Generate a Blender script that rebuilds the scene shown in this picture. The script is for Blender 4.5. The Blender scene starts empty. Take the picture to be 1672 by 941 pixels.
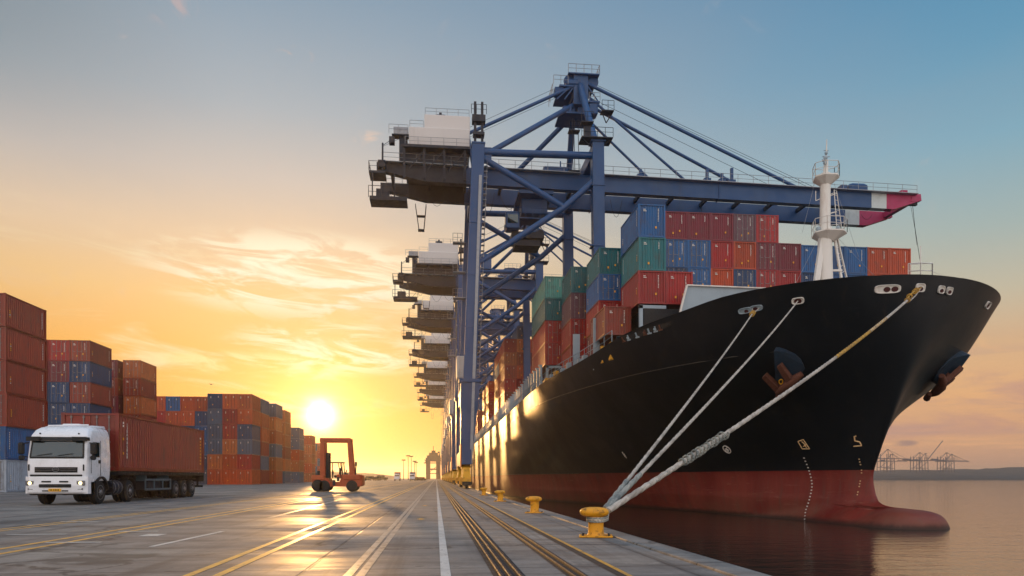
import bpy, math, random
import numpy as np
from mathutils import Vector, Matrix
from mathutils.bvhtree import BVHTree
R = math.radians
SC = bpy.context.scene
COL = SC.collection
random.seed(7)

# ------------------------------------------------------------------ camera
F_PX, HOR, YAW, EYE = 1200.0, 781.0, R(5.9), 1.1
cd = bpy.data.cameras.new("camera")
cam = bpy.data.objects.new("camera", cd)
COL.objects.link(cam)
cam.location = (0, 0, EYE)
cam.rotation_euler = (R(90), 0, -YAW)
cd.sensor_width = 36
cd.lens = F_PX / 1672 * 36
cd.shift_y = (HOR - 470.5) / 1672
cd.clip_start = 0.1
cd.clip_end = 12000
SC.camera = cam

# ------------------------------------------------------------------ sky, sun, exposure
SUN_AZ, SUN_EL = R(8.7), R(4.7)           # azimuth to the left of +Y
S = Vector((-math.sin(SUN_AZ) * math.cos(SUN_EL), math.cos(SUN_AZ) * math.cos(SUN_EL), math.sin(SUN_EL)))
SC.view_settings.view_transform = 'Standard'
SC.view_settings.look = 'None'
SC.view_settings.exposure = 0.0
SC.view_settings.gamma = 1.0
SC.view_settings.use_curve_mapping = False
SC.cycles.volume_bounces = 0
SC.cycles.max_bounces = 5
SC.cycles.sample_clamp_indirect = 4.0
SC.cycles.use_denoising = True

def lin(r, g, b):
    f = lambda v: (v / 255) / 12.92 if v / 255 <= .04045 else ((v / 255 + .055) / 1.055) ** 2.4
    return (f(r), f(g), f(b), 1)

class NT:
    """small helper for node trees"""
    def __init__(s, nt):
        s.nt = nt
    def n(s, t, **kw):
        n = s.nt.nodes.new(t)
        for k, v in kw.items():
            if k.startswith('i_'):
                n.inputs[k[2:].replace('_', ' ')].default_value = v
            else:
                setattr(n, k, v)
        return n
    def link(s, a, b):
        s.nt.links.new(a, b)
    def put(s, v, inp):
        if isinstance(v, bpy.types.NodeSocket):
            s.link(v, inp)
        else:
            inp.default_value = v
    def m(s, op, a, b=0.0, c=0.0, clamp=False):
        n = s.nt.nodes.new('ShaderNodeMath'); n.operation = op; n.use_clamp = clamp
        for i, v in enumerate((a, b, c)):
            s.put(v, n.inputs[i])
        return n.outputs[0]
    def vm(s, op, a, b=(0, 0, 0)):
        n = s.nt.nodes.new('ShaderNodeVectorMath'); n.operation = op
        s.put(a, n.inputs[0]); s.put(b, n.inputs[1])
        return n.outputs['Value'] if op in ('DOT_PRODUCT', 'LENGTH') else n.outputs[0]
    def ramp(s, f, stops, mode='LINEAR'):
        n = s.nt.nodes.new('ShaderNodeValToRGB'); cr = n.color_ramp; cr.interpolation = mode
        while len(cr.elements) < len(stops):
            cr.elements.new(0.5)
        for e, (p, c) in zip(cr.elements, sorted(stops, key=lambda q: q[0])):
            e.position = p; e.color = c if len(c) == 4 else (*c, 1)
        s.put(f, n.inputs[0])
        return n.outputs[0]
    def mix(s, f, a, b, blend='MIX'):
        n = s.nt.nodes.new('ShaderNodeMix'); n.data_type = 'RGBA'; n.blend_type = blend; n.clamp_factor = True
        s.put(f, n.inputs[0]); s.put(a, n.inputs[6]); s.put(b, n.inputs[7])
        return n.outputs[2]
    def sep(s, v):
        n = s.nt.nodes.new('ShaderNodeSeparateXYZ'); s.put(v, n.inputs[0]); return n.outputs
    def comb(s, x, y, z):
        n = s.nt.nodes.new('ShaderNodeCombineXYZ')
        for i, v in enumerate((x, y, z)): s.put(v, n.inputs[i])
        return n.outputs[0]
    def noise(s, v, scale, detail=4, rough=.55, dist=0.0):
        n = s.nt.nodes.new('ShaderNodeTexNoise')
        if v is not None: s.put(v, n.inputs['Vector'])
        n.inputs['Scale'].default_value = scale; n.inputs['Detail'].default_value = detail
        n.inputs['Roughness'].default_value = rough; n.inputs['Distortion'].default_value = dist
        return n.outputs[0]
    def smooth(s, v, a, b, lo=0.0, hi=1.0):
        n = s.nt.nodes.new('ShaderNodeMapRange'); n.interpolation_type = 'SMOOTHSTEP'; n.clamp = True
        s.put(v, n.inputs[0])
        for i, q in enumerate((a, b, lo, hi)): n.inputs[i + 1].default_value = q
        return n.outputs[0]

W = bpy.data.worlds.new("World")
SC.world = W
W.use_nodes = True
W.cycles.sampling_method = 'MANUAL'
W.cycles.sample_map_resolution = 512
W.node_tree.nodes.clear()
w = NT(W.node_tree)
tc = w.n('ShaderNodeTexCoord').outputs['Generated']
d_ = w.vm('NORMALIZE', tc)
sx, sy, sz = w.sep(d_)
az = w.m('ARCTAN2', sx, sy)                       # 0 at +Y, positive to the right
el = w.m('ARCSINE', sz)
elc = w.m('MULTIPLY', w.m('MAXIMUM', el, 0.0), 1 / R(45), clamp=True)
# colour of the sky by height, towards the sun and away from it
warm = w.ramp(elc, [(0.0, lin(196, 112, 64)), (.045, lin(218, 128, 50)), (.1, lin(228, 140, 44)), (.2, lin(237, 168, 74)),
                    (.29, lin(238, 194, 132)), (.37, lin(232, 202, 168)), (.47, lin(208, 198, 190)), (.57, lin(176, 186, 194)),
                    (.72, lin(142, 166, 186)), (1, lin(104, 136, 164))])
cool = w.ramp(elc, [(0.0, lin(196, 150, 132)), (.05, lin(222, 168, 132)), (.12, lin(242, 184, 130)), (.20, lin(226, 184, 142)),
                    (.27, lin(206, 194, 168)), (.36, lin(172, 188, 184)), (.48, lin(134, 178, 198)), (.60, lin(104, 160, 192)),
                    (.74, lin(76, 142, 184)), (1, lin(54, 108, 160))])
fa = w.smooth(az, R(-12), R(44))
fb = w.smooth(az, R(-30), R(-120))
f_ = w.m('MAXIMUM', fa, fb)
base = w.mix(f_, warm, cool)
base = w.mix(w.m('MULTIPLY', w.m('MULTIPLY', w.smooth(az, R(-14), R(-34)), w.smooth(el, R(17), R(30))), .8), base, lin(122, 138, 148))
nish = w.n('ShaderNodeTexSky', sky_type='NISHITA', sun_disc=False, sun_elevation=SUN_EL, sun_rotation=-SUN_AZ,
           air_density=1.2, dust_density=2.5, ozone_density=1.5)
nsky = w.vm('MULTIPLY', nish.outputs[0], (0.10, 0.10, 0.10))
base = w.mix(0.14, base, nsky)
# clouds: thin streaks, lit near the sun, mauve low on the far side
cv = w.comb(w.m('MULTIPLY', az, 3.2), w.m('MULTIPLY', el, 15.0), 0.0)
n1 = w.noise(cv, 1.5, 5, .62, .6)
n2 = w.noise(w.vm('ADD', cv, (7.3, 2.1, 4.0)), .55, 3, .5)
belt = w.m('MULTIPLY', w.smooth(el, R(2), R(9)), w.smooth(el, R(21), R(13)))
cl = w.m('MULTIPLY', w.smooth(n1, .52, .74), w.m('MULTIPLY', belt, w.smooth(n2, .42, .60)))
nearsun = w.smooth(w.m('ABSOLUTE', w.m('ADD', az, R(6))), R(40), R(4))
base = w.mix(w.m('MULTIPLY', w.m('MULTIPLY', cl, nearsun), .85), base, lin(255, 240, 200))
lowr = w.m('MULTIPLY', w.smooth(el, R(11), R(4)), w.smooth(az, R(12), R(30)))
n3 = w.noise(w.comb(w.m('MULTIPLY', az, 2.2), w.m('MULTIPLY', el, 26.0), 1.0), 1.6, 5, .6, .4)
base = w.mix(w.m('MULTIPLY', w.m('MULTIPLY', w.smooth(n3, .47, .66), lowr), .62), base, lin(176, 140, 140))
n4 = w.noise(w.comb(w.m('MULTIPLY', az, 2.2), w.m('MULTIPLY', el, 30.0), 9.0), 1.4, 5, .6, .4)
base = w.mix(w.m('MULTIPLY', w.m('MULTIPLY', w.smooth(n4, .55, .7), lowr), .55), base, lin(250, 188, 130))
# three brighter banks of thin cloud over the yard, and small pink wisps above
def bank(a0, e0, ra, re, k, col, sc=(7.0, 30.0), off=0.0, lo=.46, hi=.66):
    global base
    q = w.m('ADD', w.m('POWER', w.m('DIVIDE', w.m('SUBTRACT', az, R(a0)), R(ra)), 2.0), w.m('POWER', w.m('DIVIDE', w.m('SUBTRACT', el, R(e0)), R(re)), 2.0))
    tilt = w.m('ADD', w.m('MULTIPLY', el, sc[1]), w.m('MULTIPLY', az, 2.5))
    nn = w.noise(w.comb(w.m('MULTIPLY', az, sc[0]), tilt, off), 1.3, 5, .62, .9)
    base = w.mix(w.m('MULTIPLY', w.m('MULTIPLY', w.smooth(q, 1.15, .1), w.smooth(nn, lo, hi)), k), base, lin(*col))
bank(-10, 14.8, 12, 3.4, 1.0, (255, 246, 216), off=2.0, lo=.43, hi=.60)
bank(-7, 9.8, 9, 2.2, 1.0, (255, 246, 206), off=5.0, lo=.43, hi=.60)
bank(0, 12.0, 7, 3.0, .6, (255, 236, 190), off=8.0)
bank(-14, 8.3, 7, 1.0, .9, (255, 236, 170), off=11.0)
bank(2, 6.4, 8, 1.2, .6, (255, 226, 150), off=14.0)
bank(-10, 5.3, 8, 1.0, .6, (255, 240, 180), off=17.0)
bank(-19, 31.5, 3.0, 2.6, .55, (210, 178, 170), sc=(16.0, 16.0), off=20.0, lo=.5)
bank(-10.5, 28.6, 1.6, .9, .9, (232, 190, 160), sc=(20.0, 36.0), off=23.0, lo=.45)
bank(-5, 24.2, 1.6, .8, .6, (240, 206, 180), sc=(20.0, 36.0), off=26.0, lo=.45)
bank(32, 8.0, 9, 2.2, .7, (250, 192, 128), off=29.0)
bank(38, 5.8, 8, 1.4, .5, (186, 140, 136), off=32.0, lo=.4)
bank(34, 3.6, 10, 1.1, .55, (188, 140, 132), off=35.0, lo=.4)
bank(34, 2.4, 1.0, .25, .8, (140, 112, 116), sc=(20, 50), off=38.0, lo=.3)
# high faint wisps
n5 = w.noise(w.comb(w.m('MULTIPLY', az, 5.0), w.m('MULTIPLY', el, 7.0), 3.0), 1.8, 6, .6, .8)
base = w.mix(w.m('MULTIPLY', w.smooth(n5, .62, .80), .35), base, lin(226, 196, 178))
n6 = w.noise(w.comb(w.m('MULTIPLY', az, 1.2), w.m('MULTIPLY', el, 3.4), 6.0), 1.5, 3, .5, .5)
base = w.mix(w.smooth(n6, .42, .68, 0.0, .14), base, lin(150, 156, 166))
# glow round the sun and its disc
sd = w.vm('DOT_PRODUCT', d_, tuple(S))
sdp = w.m('MAXIMUM', sd, 0.0)
g1 = w.m('MULTIPLY', w.m('POWER', sdp, 22.0), .05)
g2 = w.m('MULTIPLY', w.m('POWER', sdp, 300.0), .45)
g3 = w.m('MULTIPLY', w.m('POWER', sdp, 1000.0), .6)
disc = w.m('MULTIPLY', w.m('POWER', sdp, 6500.0), 2.6)
def addc(base, f, c):
    n = w.nt.nodes.new('ShaderNodeVectorMath'); n.operation = 'SCALE'
    n.inputs[0].default_value = c[:3]; w.link(f, n.inputs['Scale'])
    return w.vm('ADD', base, n.outputs[0])
base = addc(base, g1, (1, .52, .12))
base = addc(base, g2, (1, .50, .12))
base = addc(base, g3, (1, .72, .34))
base = addc(base, disc, (1, .90, .66))
# under the horizon the world is dim
base = w.mix(w.smooth(el, R(-.3), R(-3)), base, lin(90, 84, 80))
# sky behind the camera and overhead, with brightness added to light camera-facing sides
bk_ = w.m('ADD', 1.0, w.m('MULTIPLY', w.m('MAXIMUM', w.smooth(w.m('ABSOLUTE', az), R(60), R(120)), w.smooth(el, R(38), R(60))), 1.7))
base = w.mix(w.m('MULTIPLY', w.smooth(w.m('ABSOLUTE', az), R(60), R(120)), .6), base, lin(186, 176, 172))
bsc = w.nt.nodes.new('ShaderNodeVectorMath'); bsc.operation = 'SCALE'; w.link(base, bsc.inputs[0]); w.link(bk_, bsc.inputs['Scale']); base = bsc.outputs[0]
bg = w.n('ShaderNodeBackground'); bg.inputs[1].default_value = 1.0
w.link(base, bg.inputs[0])
wo = w.n('ShaderNodeOutputWorld'); w.link(bg.outputs[0], wo.inputs[0])

sl = bpy.data.lights.new("sun", 'SUN'); sl.energy = 2.1; sl.angle = R(1.0); sl.color = (1.0, .52, .17)
so = bpy.data.objects.new("sun", sl); COL.objects.link(so)
so.rotation_euler = S.to_track_quat('Z', 'Y').to_euler(); so.location = (0, 0, 90)

# ------------------------------------------------------------------ from the photo to the ground plan
def ratio(px):                                  # X / Y of a vertical plane through that column
    return math.tan(math.atan((px - 836) / F_PX) + YAW)
def PY(px, py, Y):                              # the point of that column and row at depth Y
    X = ratio(px) * Y
    zc = Y * math.cos(YAW) + X * math.sin(YAW)
    return Vector((X, Y, EYE + (HOR - py) / F_PX * zc))
def ray(px, py):
    return (PY(px, py, 100.0) - Vector((0, 0, EYE))).normalized()

# ------------------------------------------------------------------ objects
def tag(o, label=None, cat=None, group=None, kind=None):
    if label: o['label'] = label
    if cat: o['category'] = cat
    if group: o['group'] = group
    if kind: o['kind'] = kind
    return o
def empty(name, loc, label, cat, group=None, rz=0.0):
    o = bpy.data.objects.new(name, None); COL.objects.link(o)
    o.location = loc; o.rotation_euler.z = rz; o.empty_display_size = .3
    return tag(o, label, cat, group)

def frame(d):
    d = d.normalized()
    up = Vector((0, 0, 1)) if abs(d.z) < .95 else Vector((0, 1, 0))
    x = d.cross(up).normalized(); y = x.cross(d).normalized()
    return x, y

class MB:
    """collects shapes, then links them as one mesh object"""
    def __init__(s, *mats):
        s.v = []; s.f = []; s.mi = []; s.sm = []; s.mats = list(mats); s.cur = 0; s.smooth = False
    def use(s, i): s.cur = i; return s
    def add(s, vs, fs):
        b = len(s.v); s.v += [tuple(q) for q in vs]
        for f in fs:
            s.f.append(tuple(b + i for i in f)); s.mi.append(s.cur); s.sm.append(s.smooth)
        return s
    def box(s, x0, x1, y0, y1, z0, z1):
        vs = [(x, y, z) for z in (z0, z1) for y in (y0, y1) for x in (x0, x1)]
        return s.add(vs, [(0, 2, 3, 1), (4, 5, 7, 6), (0, 1, 5, 4), (2, 6, 7, 3), (0, 4, 6, 2), (1, 3, 7, 5)])
    def bbox(s, x0, x1, y0, y1, z0, z1, c=.03):
        # box with its vertical and top edges chamfered
        def ring(i, z): return [(x0 + i + c, y0 + i, z), (x1 - i - c, y0 + i, z), (x1 - i, y0 + i + c, z), (x1 - i, y1 - i - c, z),
                                (x1 - i - c, y1 - i, z), (x0 + i + c, y1 - i, z), (x0 + i, y1 - i - c, z), (x0 + i, y0 + i + c, z)]
        rs = [ring(c * .9, z0), ring(0, z0 + c), ring(0, z1 - c), ring(c * .9, z1)]
        vs = [p for r in rs for p in r]
        fs = [tuple(range(7, -1, -1)), tuple(range(24, 32))]
        for k in range(3):
            for i in range(8):
                j = (i + 1) % 8
                fs.append((k * 8 + i, k * 8 + j, k * 8 + 8 + j, k * 8 + 8 + i))
        return s.add(vs, fs)
    def beam(s, a, b, w_, h_=None):
        a, b = Vector(a), Vector(b); h_ = h_ or w_
        x, y = frame(b - a)
        vs = []
        for p in (a, b):
            for i, j in ((-1, -1), (1, -1), (1, 1), (-1, 1)):
                vs.append(p + x * (i * w_ / 2) + y * (j * h_ / 2))
        return s.add(vs, [(3, 2, 1, 0), (4, 5, 6, 7), (0, 1, 5, 4), (1, 2, 6, 5), (2, 3, 7, 6), (3, 0, 4, 7)])
    def tube(s, pts, r, n=8, caps=True):
        pts = [Vector(p) for p in pts]; rr = r if isinstance(r, (list, tuple)) else [r] * len(pts)
        vs = []; fs = []; sm = s.smooth; X = None
        for i, p in enumerate(pts):
            d = (pts[min(i + 1, len(pts) - 1)] - pts[max(i - 1, 0)])
            x, y = frame(d)
            if X is not None:
                x = (X - d.normalized() * X.dot(d.normalized())).normalized(); y = x.cross(d.normalized())
            X = x
            for k in range(n):
                a = 2 * math.pi * k / n
                vs.append(p + x * math.cos(a) * rr[i] + y * math.sin(a) * rr[i])
        for i in range(len(pts) - 1):
            for k in range(n):
                j = (k + 1) % n
                fs.append((i * n + k, i * n + j, (i + 1) * n + j, (i + 1) * n + k))
        s.smooth = n > 5; s.add(vs, fs); s.smooth = False
        if caps:
            s.add(vs[:n], [tuple(range(n))]); s.add(vs[-n:], [tuple(range(n - 1, -1, -1))])
        s.smooth = sm
        return s
    def rod(s, a, b, r, n=8): return s.tube([a, b], r, n)
    def prism(s, poly, axis, a, b):
        """polygon (2-D list) extruded along axis 'x','y','z' from a to b"""
        def P(u, v, t): return {'x': (t, u, v), 'y': (u, t, v), 'z': (u, v, t)}[axis]
        n = len(poly)
        vs = [P(u, v, a) for u, v in poly] + [P(u, v, b) for u, v in poly]
        fs = [tuple(range(n - 1, -1, -1)), tuple(range(n, 2 * n))] + [(i, (i + 1) % n, n + (i + 1) % n, n + i) for i in range(n)]
        return s.add(vs, fs)
    def lathe(s, prof, c, axis='z', n=20):
        """prof: (radius, height) pairs turned about an axis through c"""
        vs = []; fs = []
        for r, h in prof:
            for k in range(n):
                a = 2 * math.pi * k / n; p, q = r * math.cos(a), r * math.sin(a)
                o = {'z': (p, q, h), 'x': (h, p, q), 'y': (p, h, q)}[axis]
                vs.append((c[0] + o[0], c[1] + o[1], c[2] + o[2]))
        for i in range(len(prof) - 1):
            for k in range(n):
                j = (k + 1) % n
                fs.append((i * n + k, i * n + j, (i + 1) * n + j, (i + 1) * n + k))
        sm = s.smooth; s.smooth = True; s.add(vs, fs); s.smooth = sm
        m_ = len(prof) - 1
        s.add(vs[:n], [tuple(range(n - 1, -1, -1))]); s.add(vs[m_ * n:], [tuple(range(n))])
        return s
    def rail(s, pts, h=1.0, r=.03, step=1.6, mid=True):
        """guard rail along a path"""
        pts = [Vector(p) for p in pts]
        for a, b in zip(pts, pts[1:]):
            L = (b - a).length; k = max(1, round(L / step))
            for i in range(k + 1):
                p = a.lerp(b, i / k); s.rod(p, p + Vector((0, 0, h)), r, 4)
            s.rod(a + Vector((0, 0, h)), b + Vector((0, 0, h)), r, 4)
            if mid: s.rod(a + Vector((0, 0, h * .5)), b + Vector((0, 0, h * .5)), r * .8, 4)
        return s
    def build(s, name, parent=None, origin=None, label=None, fix=False):
        me = bpy.data.meshes.new(name)
        o_ = Vector(origin) if origin is not None else Vector((0, 0, 0))
        me.from_pydata([tuple(Vector(v) - o_) for v in s.v], [], s.f)
        for m_ in s.mats: me.materials.append(m_)
        me.polygons.foreach_set('material_index', s.mi)
        me.polygons.foreach_set('use_smooth', s.sm)
        me.update()
        if fix:
            import bmesh
            bm = bmesh.new(); bm.from_mesh(me); bmesh.ops.recalc_face_normals(bm, faces=bm.faces); bm.to_mesh(me); bm.free()
        o = bpy.data.objects.new(name, me); COL.objects.link(o)
        if parent is not None: o.parent = parent
        elif origin is not None: o.location = o_
        if label: o['label'] = label
        return o
def kids(o): return [c for c in list(bpy.data.objects) if c.parent == o]
def copy_tree(o, parent=None, tree=None):
    c = o.copy(); COL.objects.link(c); c.parent = parent
    for ch in tree[o.name] if tree and o.name in tree else []:
        copy_tree(ch, c, tree)
    return c
def tree_of(o):
    t = {}
    for c in bpy.data.objects:
        if c.parent: t.setdefault(c.parent.name, []).append(c)
    return t

# ------------------------------------------------------------------ materials
def new_mat(name):
    m = bpy.data.materials.new(name); m.use_nodes = True
    nt = m.node_tree; b = nt.nodes['Principled BSDF']
    return m, NT(nt), b
def paint(name, col, rough=.45, metal=0.0, dirt=.25, scale=1.5, bump=0.0, spec=.5, dcol=None, streak=False, coat=0.0):
    m, t, b = new_mat(name)
    c = lin(*col) if max(col) > 1 else (*col, 1)
    pos = t.n('ShaderNodeTexCoord').outputs['Object']
    if streak:
        v = t.vm('MULTIPLY', pos, (1, 1, .18))
    else: v = pos
    n = t.noise(v, scale, 6, .65)
    dc = lin(*dcol) if dcol else (c[0] * .35, c[1] * .33, c[2] * .32, 1)
    t.link(t.mix(t.smooth(n, .48, .72, 0, dirt), c, dc), b.inputs['Base Color'])
    t.link(t.smooth(t.noise(pos, scale * 2.3, 4), .3, .7, max(.05, rough - .08), min(1, rough + .14)), b.inputs['Roughness'])
    b.inputs['Metallic'].default_value = metal
    b.inputs['Specular IOR Level'].default_value = spec
    b.inputs['Coat Weight'].default_value = coat
    if bump:
        bn = t.n('ShaderNodeBump', i_Strength=bump, i_Distance=.02); t.link(t.noise(pos, scale * 6, 5), bn.inputs['Height']); t.link(bn.outputs[0], b.inputs['Normal'])
    return m
M = {}
M['crane_blue'] = paint('crane_blue_paint', (18, 64, 112), .42, 0, .45, .35, dcol=(40, 50, 66), streak=True)
M['crane_dark'] = paint('dark_underframe_steel', (30, 32, 44), .6, 0, .4, .8)
M['crane_white'] = paint('weathered_white_cladding', (205, 200, 196), .5, 0, .4, .35, dcol=(140, 120, 105), streak=True)
M['bollard'] = paint('chipped_bollard_yellow', (226, 156, 14), .45, 0, .9, 7.0, bump=.3, dcol=(58, 40, 24))
M['machine_yellow'] = paint('yellow_machine_paint', (222, 158, 16), .42, 0, .5, 2.2, dcol=(60, 40, 18))
M['magenta'] = paint('magenta_boom_paint', (168, 40, 88), .5, 0, .3, .8)
M['stripe_white'] = paint('pale_boom_band_paint', (190, 200, 200), .5, 0, .3, .8)
M['rail_grey'] = paint('galvanised_rail', (150, 152, 156), .5, .3, .3, 3)
M['ship_white'] = paint('ship_white_paint', (226, 222, 214), .4, 0, .35, 1.0, dcol=(160, 112, 76), streak=True)
M['ship_grey'] = paint('pale_grey_ship_paint', (150, 166, 176), .45, 0, .2, .6, dcol=(104, 112, 118))
M['rust'] = paint('rusty_anchor_steel', (104, 62, 46), .75, .1, .6, 3, bump=.5, dcol=(52, 30, 24))
M['dark'] = paint('dark_steel', (26, 26, 28), .6, .2, .3, 3)
M['rubber'] = paint('tyre_rubber', (24, 24, 25), .8, 0, .4, 4, dcol=(66, 60, 54))
M['rim'] = paint('wheel_rim_metal', (120, 120, 122), .4, .6, .5, 6)
M['cab_white'] = paint('white_cab_paint', (228, 230, 234), .25, 0, .18, 1.2, dcol=(150, 140, 126), coat=.5)
M['steel_rail'] = paint('worn_steel_rail', (46, 36, 32), .55, .35, .5, 4, dcol=(70, 40, 24))
M['slot'] = paint('tarry_rail_slot', (34, 28, 26), .7, 0, .5, 3, dcol=(70, 46, 32))
M['orange_red'] = paint('orange_red_machine_paint', (166, 72, 30), .45, 0, .3, 2.5)
M['hill'] = paint('distant_hill_green', (26, 46, 56), .95, 0, .4, .02)
M['far_steel'] = paint('distant_crane_steel', (70, 82, 104), .7, 0, .1, .1)
M['rope'] = None
def glass(name, col, rough=.06):
    m, t, b = new_mat(name)
    b.inputs['Base Color'].default_value = lin(*col); b.inputs['Roughness'].default_value = rough
    b.inputs['Specular IOR Level'].default_value = .8; b.inputs['Coat Weight'].default_value = .6
    return m
M['glass'] = glass('dark_cab_glass', (16, 34, 40))
def lamp_mat(name, col, k):
    m, t, b = new_mat(name); b.inputs['Base Color'].default_value = lin(*col)
    b.inputs['Emission Color'].default_value = lin(*col); b.inputs['Emission Strength'].default_value = k
    return m
M['lit'] = lamp_mat('lit_headlight_lens', (255, 226, 160), 3.0)
# ================================================================== SETTING
Z_W = -2.15                     # water level
EDGE = 3.62                     # quay edge
def concrete():
    m, t, b = new_mat('quay_concrete')
    pos = t.n('ShaderNodeNewGeometry').outputs['Position']
    x, y, z = t.sep(pos)
    big = t.noise(pos, .11, 5, .6)
    mid = t.noise(t.vm('MULTIPLY', pos, (.55, 1.6, 1)), .8, 7, .7)
    fine = t.noise(pos, 14, 5, .7)
    c = t.mix(t.smooth(big, .3, .7), lin(120, 116, 112), lin(152, 146, 137))
    c = t.mix(t.smooth(mid, .38, .68, 0, .85), c, lin(78, 74, 72))
    c = t.mix(t.smooth(fine, .4, .7, 0, .35), c, lin(70, 66, 64))
    # oil and tyre marks
    ty = t.noise(t.vm('MULTIPLY', pos, (1.6, .06, 1)), 1.1, 5, .6)
    c = t.mix(t.smooth(ty, .50, .68, 0, .7), c, lin(52, 49, 48))
    pz = t.noise(t.vm('MULTIPLY', pos, (.8, 1.2, 1)), .5, 6, .75)
    c = t.mix(t.smooth(pz, .60, .66, 0, .55), c, lin(168, 158, 146))
    sp = t.noise(pos, 1.7, 4, .6)
    c = t.mix(t.smooth(sp, .66, .72, 0, .8), c, lin(40, 37, 36))
    # slab to slab tone
    cell = t.n('ShaderNodeTexWhiteNoise', noise_dimensions='2D')
    t.link(t.comb(t.m('FLOOR', t.m('DIVIDE', t.m('ADD', t.m('ADD', x, 1.55), 2.25), 4.5)), t.m('FLOOR', t.m('DIVIDE', t.m('ADD', y, 1.5), 3.0)), 0), cell.inputs['Vector'])
    c = t.mix(t.m('MULTIPLY', cell.outputs[0], .45), c, lin(96, 92, 90))
    # joints
    def joint(v, p, wd):
        fr = t.m('ABSOLUTE', t.m('SUBTRACT', t.m('FRACT', t.m('DIVIDE', v, p)), .5))
        return t.smooth(fr, .5 - wd / p, .5 - wd / p * .3)
    wob = t.m('MULTIPLY', t.m('SUBTRACT', t.noise(pos, 2.0, 3), .5), .05)
    j = t.m('MAXIMUM', joint(t.m('ADD', y, wob), 3.0, .035), joint(t.m('ADD', t.m('ADD', x, 1.55), wob), 4.5, .03))
    c = t.mix(t.m('MULTIPLY', j, t.smooth(mid, .3, .6, .25, .8)), c, lin(38, 35, 34))
    # tar-filled repair patches
    vp = t.n('ShaderNodeTexVoronoi', i_Scale=.21); vp.distance = 'CHEBYCHEV'; t.link(t.vm('MULTIPLY', pos, (1, 1.6, 1)), vp.inputs['Vector'])
    pr = t.sep(vp.outputs['Color'])
    pt_ = t.m('MULTIPLY', t.m('LESS_THAN', vp.outputs['Distance'], .26), t.m('GREATER_THAN', pr[0], .80))
    c = t.mix(t.m('MULTIPLY', pt_, .55), c, lin(66, 62, 60))
    # cracks
    vo = t.n('ShaderNodeTexVoronoi', feature='DISTANCE_TO_EDGE', i_Scale=.13)
    t.link(t.vm('ADD', pos, t.vm('MULTIPLY', t.comb(t.noise(pos, .7, 5), t.noise(t.vm('ADD', pos, (9, 9, 9)), .7, 5), 0), (3, 3, 0))), vo.inputs['Vector'])
    cr = t.smooth(vo.outputs['Distance'], .012, .002)
    c = t.mix(t.m('MULTIPLY', cr, .75), c, lin(40, 37, 36))
    t.link(c, b.inputs['Base Color'])
    wet = t.noise(t.vm('MULTIPLY', pos, (.5, 1.3, 1)), .22, 5, .65)
    r = t.smooth(wet, .36, .62, .50, .85)
    r = t.m('ADD', r, t.m('MULTIPLY', t.m('SUBTRACT', mid, .5), .25))
    t.link(r, b.inputs['Roughness'])
    h = t.m('SUBTRACT', t.m('ADD', t.m('MULTIPLY', fine, .35), t.m('MULTIPLY', mid, .5)), t.m('MULTIPLY', j, 1.2))
    bn = t.n('ShaderNodeBump', i_Strength=.5, i_Distance=.012)
    t.link(h, bn.inputs['Height']); t.link(bn.outputs[0], b.inputs['Normal'])
    return m
M['concrete'] = concrete()
g = MB(M['concrete'])
g.box(-3800, EDGE, -60, 5200, -7, 0)
tag(g.build('ground'), kind='structure')
# raised coping along the edge
M['coping'] = paint('coping_concrete', (150, 146, 140), .6, 0, .5, 1.2, bump=.4)
g = MB(M['concrete'])
for i in range(-6, 120):
    g.bbox(EDGE - .34, EDGE + .05, i * 6 + .015, i * 6 + 5.985, -1.0, .03, .012)
tag(g.build('kerb'), kind='structure')

def markpaint(name, col, wear=.5):
    m, t, b = new_mat(name)
    pos = t.n('ShaderNodeNewGeometry').outputs['Position']
    n = t.noise(pos, 3.2, 7, .72); n2 = t.noise(t.vm('MULTIPLY', pos, (1, .25, 1)), 9, 5, .7)
    c = t.mix(t.smooth(n, .42, .68, 0, wear), lin(*col), lin(98, 90, 82))
    c = t.mix(t.smooth(n2, .52, .7, 0, wear), c, lin(70, 66, 62))
    t.link(c, b.inputs['Base Color']); b.inputs['Roughness'].default_value = .42
    return m
M['m_white'] = markpaint('worn_white_marking', (206, 204, 198), .45)
M['m_faint'] = markpaint('faded_white_marking', (158, 150, 142), .9)
M['m_yellow'] = markpaint('worn_yellow_marking', (226, 166, 54), .55)
def strip(name, mat, x, wd, y0, y1, z=.004, dx=0.0):
    b = MB(mat); n = 40
    ys = [y0 + (y1 - y0) * (k / n) ** 1.5 for k in range(n + 1)]
    X = lambda y: x + dx * (y - y0)
    vs = [(X(y) + s_ * wd / 2, y, z) for y in ys for s_ in (-1, 1)]
    b.add(vs, [(2 * i, 2 * i + 1, 2 * i + 3, 2 * i + 2) for i in range(n)])
    return tag(b.build(name), kind='structure')
def gx(px, py):                       # ground point of a pixel
    d = ray(px, py); k = -EYE / d.z
    return d.x * k, d.y * k
xw = gx(727, 930)[0]
strip('white_lane_line', M['m_white'], xw, .115, 2, 620)
for px in (572, 592):
    strip('faded_lane_line', M['m_faint'], gx(px, 936)[0], .10, 2, 420)
for px in (318, 365):
    strip('yellow_lane_line', M['m_yellow'], gx(px, 936)[0], .105, 2, 420)
for x in (gx(0, 905)[0], gx(0, 897)[0]):
    strip('yellow_lane_line', M['m_yellow'], x, .12, 3, 520)
for x in (-9.3, -9.0):
    strip('yellow_lane_line', M['m_yellow'], x, .10, 3, 420)
strip('faded_lane_line', M['m_faint'], -12.2, .12, 3, 420)
a, b_ = gx(247, 893), gx(364, 868)
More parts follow.
